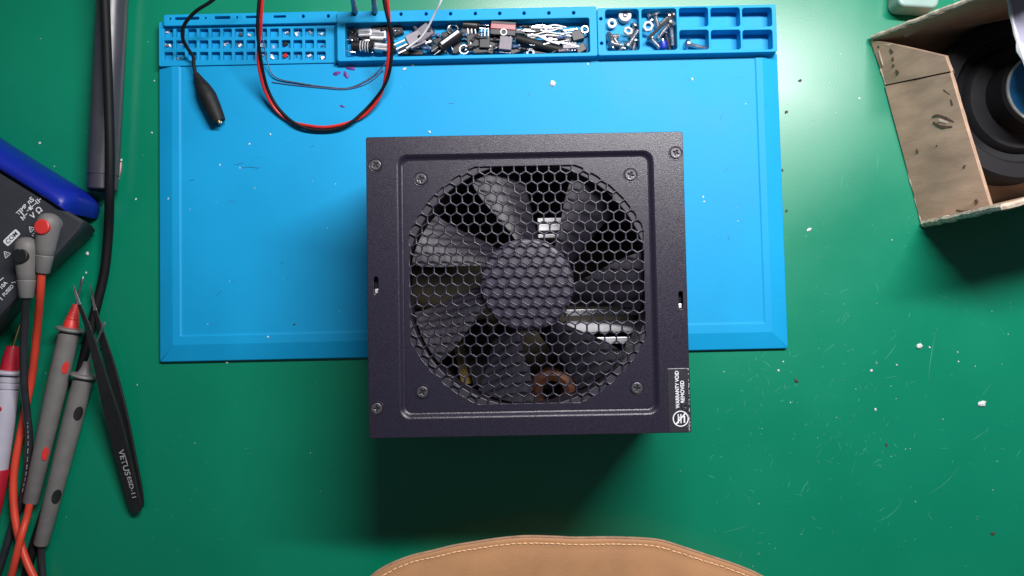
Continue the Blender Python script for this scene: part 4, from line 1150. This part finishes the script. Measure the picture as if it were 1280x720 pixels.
# scuffs and tears on the lit panel
def on_panel(px, py):
    # intersect pixel ray with the panel plane
    nrm = (rimB - rimA).cross(flA - rimA).normalized()
    if nrm.x > 0: nrm = -nrm
    d = (P(px, py, 0) - CAM); t = (rimA - CAM).dot(nrm) / d.dot(nrm)
    return CAM + d*t, nrm
def scuff(pts, w, m='cardboard_scuff', name='scuff'):
    V, F = [], []
    c = []
    for a, b in pts:
        p, nr = on_panel(a, b); c.append(p + nr * 1.08)
    if len(c) > 2: c = catmull(c, 4)
    n_ = len(c)
    for i, p in enumerate(c):
        t = (c[min(i+1, n_-1)] - c[max(i-1, 0)]).normalized(); s_ = t.cross(nr).normalized()
        ww = w * (.35 + .65 * math.sin(PI * (i + .5) / n_)) * rnd.uniform(.7, 1.2)
        V += [p + s_*ww, p - s_*ww, p - s_*ww - nr*.5, p + s_*ww - nr*.5]
    for i in range(n_ - 1):
        for k in range(4): F.append((i*4 + k, i*4 + (k+1) % 4, (i+1)*4 + (k+1) % 4, (i+1)*4 + k))
    F.append((0, 1, 2, 3)); F.append(tuple(4*(n_-1) + k for k in (3, 2, 1, 0)))
    obj(name, V, F, m, bx_)
scuff([(1114, 61), (1117, 66)], 1.0); scuff([(1117, 71), (1118, 75)], .5); scuff([(1117, 80), (1119, 82)], .5); scuff([(1121, 87), (1124, 90), (1122, 92)], .6)
scuff([(1181, 112), (1189, 118)], .5); scuff([(1190, 124), (1192, 132)], .8); scuff([(1167, 145), (1176, 144), (1194, 152)], .7); scuff([(1168, 152), (1178, 158), (1192, 158)], .8)
scuff([(1175, 150), (1186, 153)], .9, 'cardboard_edge'); scuff([(1206, 207), (1208, 208)], .9); scuff([(1172, 181), (1173, 182)], .5); scuff([(1221, 249), (1223, 253)], .9); scuff([(1197, 262), (1206, 264), (1214, 262)], .6)
scuff([(1106, 55), (1112, 56), (1116, 54)], .5, 'cardboard_edge'); scuff([(1100, 63), (1102, 72), (1105, 82)], .45, 'cardboard_edge')
scuff([(1098, 54), (1100, 60)], 1.0); scuff([(1147, 186), (1149, 190)], .5); 

# black reel with blue label
rc = P(1293, 115, 40)
reel = thing('black_reel', (rc.x, rc.y, 4.5), 'black coiled reel with blue round label inside the cardboard box', 'reel')
RO = (P(1293 - 106, 115, 40) - rc).length
V, F = [], []
def lathe_z(name, prof, m, parent, seg=72):
    V, F = [], []
    for r_, z_ in prof:
        for k in range(seg):
            a = 2*PI*k/seg; V.append((rc.x + r_*math.cos(a), rc.y + r_*math.sin(a), z_))
    for i in range(len(prof) - 1):
        for k in range(seg): F.append((i*seg + k, i*seg + (k+1) % seg, (i+1)*seg + (k+1) % seg, (i+1)*seg + k))
    F.append(tuple(range(seg))); F.append(tuple((len(prof)-1)*seg + k for k in range(seg)))
    return obj(name, V, F, m, parent, angle=25)
# wound coils, each turn a rounded ring
prof = [(RO - 4, 6), (RO, 9), (RO, 26), (RO - 1.5, 28), (RO - 9, 28.5), (RO - 10, 27.6), (RO - 11, 25), (RO - 15, 24.4), (RO - 16, 27), (RO - 17.5, 29), (RO - 25, 30), (RO - 26, 27.5), (RO - 27.5, 26), (14, 26), (12, 8)]
lathe_z('coil', prof, 'reel_black', reel)
lathe_z('hub', [(20, 30), (20, 44), (19, 45.5), (14, 46)], 'reel_black', reel)
lathe_z('label_rim', [(18.6, 45.6), (18.6, 46.6), (17.6, 46.8), (17.2, 46.6)], 'label_rim', reel)
lathe_z('label', [(17.3, 46.0), (17.3, 46.75), (5, 46.8)], 'label_blue', reel)
# white card standing in the box corner
q = P(1285, 30, 60)
wc = thing('white_card', (q.x, q.y, 47), 'folded pale lilac-white card lying over the reel, upper right corner', 'card')
cz = 72
plate('sheet', pxpoly([(1253, -30), (1261, 4), (1266, 30), (1273, 52), (1276, 62), (1284, 85), (1300, 110), (1400, 80), (1380, -60), (1250, -50)], cz), [], cz - 1.2, cz, .3, 'paper_white', wc)
plate('support_fold', pxpoly([(1310, -20), (1340, -20), (1345, 60), (1315, 70)], 60), [], 47, cz - 1.2, .3, 'paper_white', wc)
v, f = sweep_data([P(a, b, cz + .1) + Vector((rnd.uniform(-.3, .3), rnd.uniform(-.3, .3), 0)) for a, b in ((1255, -20), (1258, -6), (1261, 4), (1263, 16), (1266, 30), (1270, 42), (1273, 52), (1275, 58), (1276, 62), (1280, 74), (1284, 85))], [.8, .9, .7, 1.0, .8, 1.1, .9, 1.9, 2.2, .9, .7], 7)
obj('frayed_edge', v, f, 'nylon_white', wc)
# pale plastic tub behind the box
q = P(1146, -18, 0)
wq = (P(1172, 0, 14) - P(1121, 0, 14)).length
setp(plate('plastic_tub', rrect(P(1150, -24, 14).x, P(1150, -24, 14).y, wq, 30, 4, R(-4), 6), [], 0.2, 14, 1.6, 'pale_plastic', None, origin=(q.x, q.y, 0), seg=3), 'pale plastic tub peeking out behind the far flap of the cardboard box', 'tub')

# ------------------------------------------------------------------ tan leather pad at the near edge
edge = [(440, 742), (465, 719), (482, 708), (500, 700), (518, 694), (540, 689), (566, 682.5), (596, 677.5), (622, 673.5), (655, 670.5), (690, 671), (720, 672.3), (760, 671.8), (800, 673), (818, 674.5), (834, 677.5), (860, 686), (890, 696), (925, 708), (956, 722), (1000, 750)]
ZL = 26.0
le = [P(a, b, ZL) for a, b in edge]
low = min(p.y for p in le) - 120
q = P(700, 720, 0)
pad = thing('leather_pad', (q.x, q.y, 0), 'tan leather pad with pale stitching along its curved edge, at bottom of picture', 'leather pad')
ctr_ = Vector((P(705, 900, ZL).x, P(705, 900, ZL).y, 0))
top = catmull([(p.x, p.y, 0) for p in le], 4)
poly = [(p.x, p.y) for p in top] + [(top[-1].x + 15, low), (top[0].x - 15, low)]
V, F = [], []
lv = ((0.3, -12.0), (2.0, -11), (ZL - 8.5, -4.2), (ZL - 5, -1.7), (ZL - 2.6, -.4), (ZL - 1.6, -.9), (ZL - 1.0, -1.8), (ZL - .75, -3.0), (ZL - 1.0, -4.0), (ZL - .1, -7), (ZL + 1.0, -14), (ZL + 2.2, -26), (ZL + 3, -45))
polys = []
for z, dd in lv:
    pl = []
    for (x, y) in poly:
        dvec = (Vector((x, y)) - ctr_.xy); L_ = dvec.length; k = (L_ + dd) / L_
        pl.append((ctr_.x + dvec.x*k, ctr_.y + dvec.y*k, z))
    V += pl
n = len(poly)
for i in range(len(lv) - 1):
    for k in range(n): F.append((i*n + k, i*n + (k+1) % n, (i+1)*n + (k+1) % n, (i+1)*n + k))
F.append(tuple((len(lv)-1)*n + k for k in range(n))); F.append(tuple(range(n-1, -1, -1)))
obj('padding', V, F, 'leather_tan', pad, angle=70)
def inset(dd, z):
    out = []
    for p in top:
        dvec = p.xy - ctr_.xy; k = (dvec.length + dd) / dvec.length
        out.append(Vector((ctr_.x + dvec.x*k, ctr_.y + dvec.y*k, z)))
    return out
seam = inset(-3.9, ZL - .9)
v, f = sweep_data(inset(-.55, ZL - 2.0), .7, 8); obj('piping', v, f, 'leather_edge', pad)
# stitches
V, F = [], []
acc = 0; step = 3.0; nxt = 1.0
for a, b in zip(seam[:-1], seam[1:]):
    l = (b - a).length
    while nxt <= acc + l:
        p = a.lerp(b, (nxt - acc) / l) + Vector((0, rnd.uniform(-.12, .12), 0)); d = (b - a).normalized(); d.rotate(Euler((0, 0, rnd.uniform(-.12, .12))))
        v, f = sweep_data([p - d*1.05 - Vector((0, 0, .25)), p - d*.7 + Vector((0, 0, .25)), p + d*.7 + Vector((0, 0, .25)), p + d*1.05 - Vector((0, 0, .25))], .36, 6)
        V, F = merge((V, F), (v, f)); nxt += step * rnd.uniform(.88, 1.12)
    acc += l
setp(obj('stitching', V, F, 'thread', pad), kind='stuff')

# ------------------------------------------------------------------ crumbs, scraps, scratches
def crumb(px, py, z, s, m='crumb_white', lab='tiny white crumb lying loose on table or mat', grp='white crumbs', cat='crumb', elong=1.0, name='white_crumb', flat=.5):
    p = P(px, py, z); r_ = random.Random(int(px*7 + py*13))
    bm = bmesh.new(); bmesh.ops.create_icosphere(bm, subdivisions=1, radius=1)
    an = r_.uniform(0, PI)
    vs = []
    for v in bm.verts:
        k = r_.uniform(.7, 1.25); x, y, z_ = v.co.x*s*elong*k, v.co.y*s*k, v.co.z*s*flat*k
        vs.append((p.x + x*math.cos(an) - y*math.sin(an), p.y + x*math.sin(an) + y*math.cos(an), z + max(0, z_ + s*flat*.7)))
    fs = [tuple(v.index for v in f.verts) for f in bm.faces]; bm.free()
    return setp(obj(name, vs, fs, m, None, origin=(p.x, p.y, z), smooth=False), lab, cat, grp)
crumb(691, 104.5, ZS, 1.9, lab='largest white crumb, lying on the blue mat above the power supply', grp=None)
crumb(1149, 432.5, 0, 1.9, lab='white crumb with a small tail right of the blue mat', grp=None); crumb(1226, 504.5, 0, 1.8, elong=1.4, lab='white flake farthest right on the green table', grp=None)
for (x, y, s, z) in ((516, 80.5, 1.0, ZS), (505.5, 86.5, .9, ZS), (335, 421, .8, 5.2), (284, 453, .9, 0), (50, 179, .9, 0), (109.5, 317, 1.3, 0), (973, 463, .9, 0), (1089, 463, .8, 0), (1121, 456, .5, 0), (1094, 512, .9, 0), (988, 503, .4, 0), (1197, 440, .5, 0), (1198, 452, .6, 0), (1074, 123, .6, 0), (338, 168, .7, ZS), (312, 180, .6, ZS), (211, 248, .7, 4), (537, 165, .8, ZS), (275, 206, .5, ZS), (300, 210, .5, ZS), (735, 80, .6, ZS), (865, 99, .7, ZS), (879, 246, .6, ZS), (880, 252, .5, ZS), (68, 208, .5, 0), (170, 249, .6, 0), (193, 101, .5, 0), (190, 166, .6, 0), (979, 452, .5, 0), (1162, 434, .5, 0), (108, 341, .8, 0), (932, 130, .4, ZS), (1115, 300, .4, 0)):
    w_ = ('tiny white crumb on the blue mat left of the power supply' if x < 450 else 'tiny white crumb on the blue mat between tray and power supply' if x < 800 else 'tiny white crumb on the blue mat right of the power supply') if z else (
        'tiny white crumb on the green table left of the blue mat' if x < 201 else 'tiny white crumb on the green table below the blue mat' if x < 460 else 'tiny white crumb on the green table right of the power supply')
    crumb(x, y, z, s * .85, lab=w_, elong=rnd.uniform(1, 1.8))
for (x, y) in ((420.5, 92), (433, 94), (438.5, 85.5)):
    crumb(x, y, ZS, 1.2, 'purple_bit', 'dark purple wire scrap on the mat below the pocket grid', 'purple scraps', 'scrap', 2.4, 'purple_scrap', .35)
crumb(428, 133, ZS, .8, 'purple_bit', 'small purple scrap inside the red and black wire loop', None, 'scrap', 2.0, 'purple_scrap', .35)
for (x, y, s) in ((1000, 101, .9), (983, 140, .8), (978, 213, .6), (983, 264, .7), (1108, 556, .8), (1241, 667, 1.0), (995, 476, 1.0), (368, 405, .5)):
    crumb(x, y, 5.0 if x == 368 else 0, s, 'dust_dark', 'small dark speck of grit lying on table or mat', 'dark grit specks', 'grit', 1.6, 'grit_speck', .4)
crumb(1011, 287, 0, .9, lab='pale curved flake on the green table right of the blue mat', grp=None, elong=1.8)
p0 = P(150, 205, 0)
setp(tube('pink_sleeve', [P(151, 203, .9), P(149.5, 212, .9), P(147, 222, .9), P(145, 230, .9)], [.7, .95, .95, .8], 'pink_plastic', None, 8, 5, origin=(p0.x, p0.y, 0)), 'short pink piece of sleeve lying right of the black cable', 'scrap')
crumb(152, 200, 0, .9, lab='white crumb at the tip of the pink sleeve', grp=None)
# hairline scratches in the table top
V, F = [], []
sr_ = random.Random(21)
def scratch(px, py, l, ang, curv, w, z=.06):
    global V, F
    c = P(px, py, z); n_ = 7; pts = []
    a = ang; p = Vector((c.x, c.y, z))
    for k in range(n_):
        pts.append(p.copy()); p = p + Vector((math.cos(a), math.sin(a), 0)) * (l / n_); a += curv / n_
    vv, ff = [], []
    for k, p in enumerate(pts):
        t = (pts[min(k+1, n_-1)] - pts[max(k-1, 0)]).normalized(); s_ = Vector((-t.y, t.x, 0)); ww = w * math.sin(PI * (k + .35) / n_)
        vv += [p + s_*ww, p - s_*ww]
    for k in range(n_ - 1): ff.append((2*k, 2*k+1, 2*k+3, 2*k+2))
    V, F = merge((V, F), (vv, ff))
k = 0
while k < 260:
    x = sr_.uniform(880, 1280); y = sr_.uniform(80, 715)
    if 1080 < x and y < 290: continue
    dens = math.exp(-((x - 1010)/120)**2 - ((y - 520)/110)**2) + .10
    if sr_.random() > dens: continue
    scratch(x, y, sr_.choice((2, 3, 4, 5, 8)) * sr_.uniform(.6, 1.3), sr_.gauss(.9, .8), sr_.uniform(-1.4, 1.4), sr_.uniform(.05, .13)); k += 1
for (x, y, l, a, c) in ((1160, 478, 34, 1.45, -.15), (1095, 652, 24, .3, 1.1), (1160, 618, 28, .5, .6), (1105, 450, 14, .8, .3), (1000, 620, 12, 1.2, -.4), (1050, 235, 10, 1.2, .5), (1058, 238, 8, 1.5, 0), (1062, 228, 9, .2, .3), (1095, 215, 12, 1.3, .4), (1012, 270, 8, .4, .8), (1215, 550, 12, .5, .2), (905, 665, 16, .2, .2), (1030, 440, 10, .6, .2)):
    scratch(x, y, l, a, c, .13)
for k in range(70):
    scratch(sr_.uniform(180, 460), sr_.uniform(470, 700), sr_.uniform(1, 4), sr_.uniform(0, PI), sr_.uniform(-1, 1), .05)
setp(obj('surface_scratches', [tuple(v) for v in V], F, 'scratch', table, smooth=False), kind='stuff')
# knife marks and soot smears on the blue mat
V, F = [], []
for (x, y, l, a, c) in ((292, 206, 7, .1, .3), (300, 210, 9, .2, -.4), (311, 209, 6, -.1, .2), (318, 212, 5, .4, 0), (232, 84, 4, .9, .6), (236, 88, 3, 2.0, .4), (240, 82, 3, .3, .8), (246, 90, 5, 1.6, .1), (388, 184, 3, .5, .2), (236, 226, 4, .2, .3), (660, 120, 3, 1.1, .4), (905, 215, 4, .7, .2), (912, 300, 3, 1.9, .2), (350, 330, 3, .4, .5), (900, 150, 5, 1.2, .3), (560, 130, 4, .2, -.3), (270, 370, 5, .7, .3)):
    scratch(x, y, l, a, c, .14, ZS + (.12 if x > 235 else .8))
mat('mat_mark', (0.004, 0.10, 0.26), 0.6, var=0.3, vscale=200)
setp(obj('mat_scratches', [tuple((Matrix.Rotation(-MROT, 3, 'Z') @ (Vector(v) - Vector((MC.x, MC.y, 0))))) for v in V], F, 'mat_mark', repair_mat, True, smooth=False), kind='stuff')
# fine dust flecks
V, F = [], []
for k in range(260):
    x, y = sr_.uniform(0, 1280), sr_.uniform(0, 720)
    if x < 900 and sr_.random() < .55: continue
    s = sr_.uniform(.12, .34)
    c = P(x, y, .05)
    if 200 < x < 975 and y < 445: 
        c = P(x, y, ZS + .03)
        if y < 85 or x < 235 or x > 935 or y > 410: continue
        if 440 < x < 880 and y > 150: continue
    V, F = merge((V, F), boxdata(c.x, c.y, c.z + .08, s * sr_.uniform(1, 2.4), s, .16, sr_.uniform(0, PI)))
setp(obj('dust_flecks', V, F, 'crumb_white', None, origin=(0, 0, 0), smooth=False), 'fine white dust flecks scattered over the table and blue mat', 'dust', None, 'stuff')
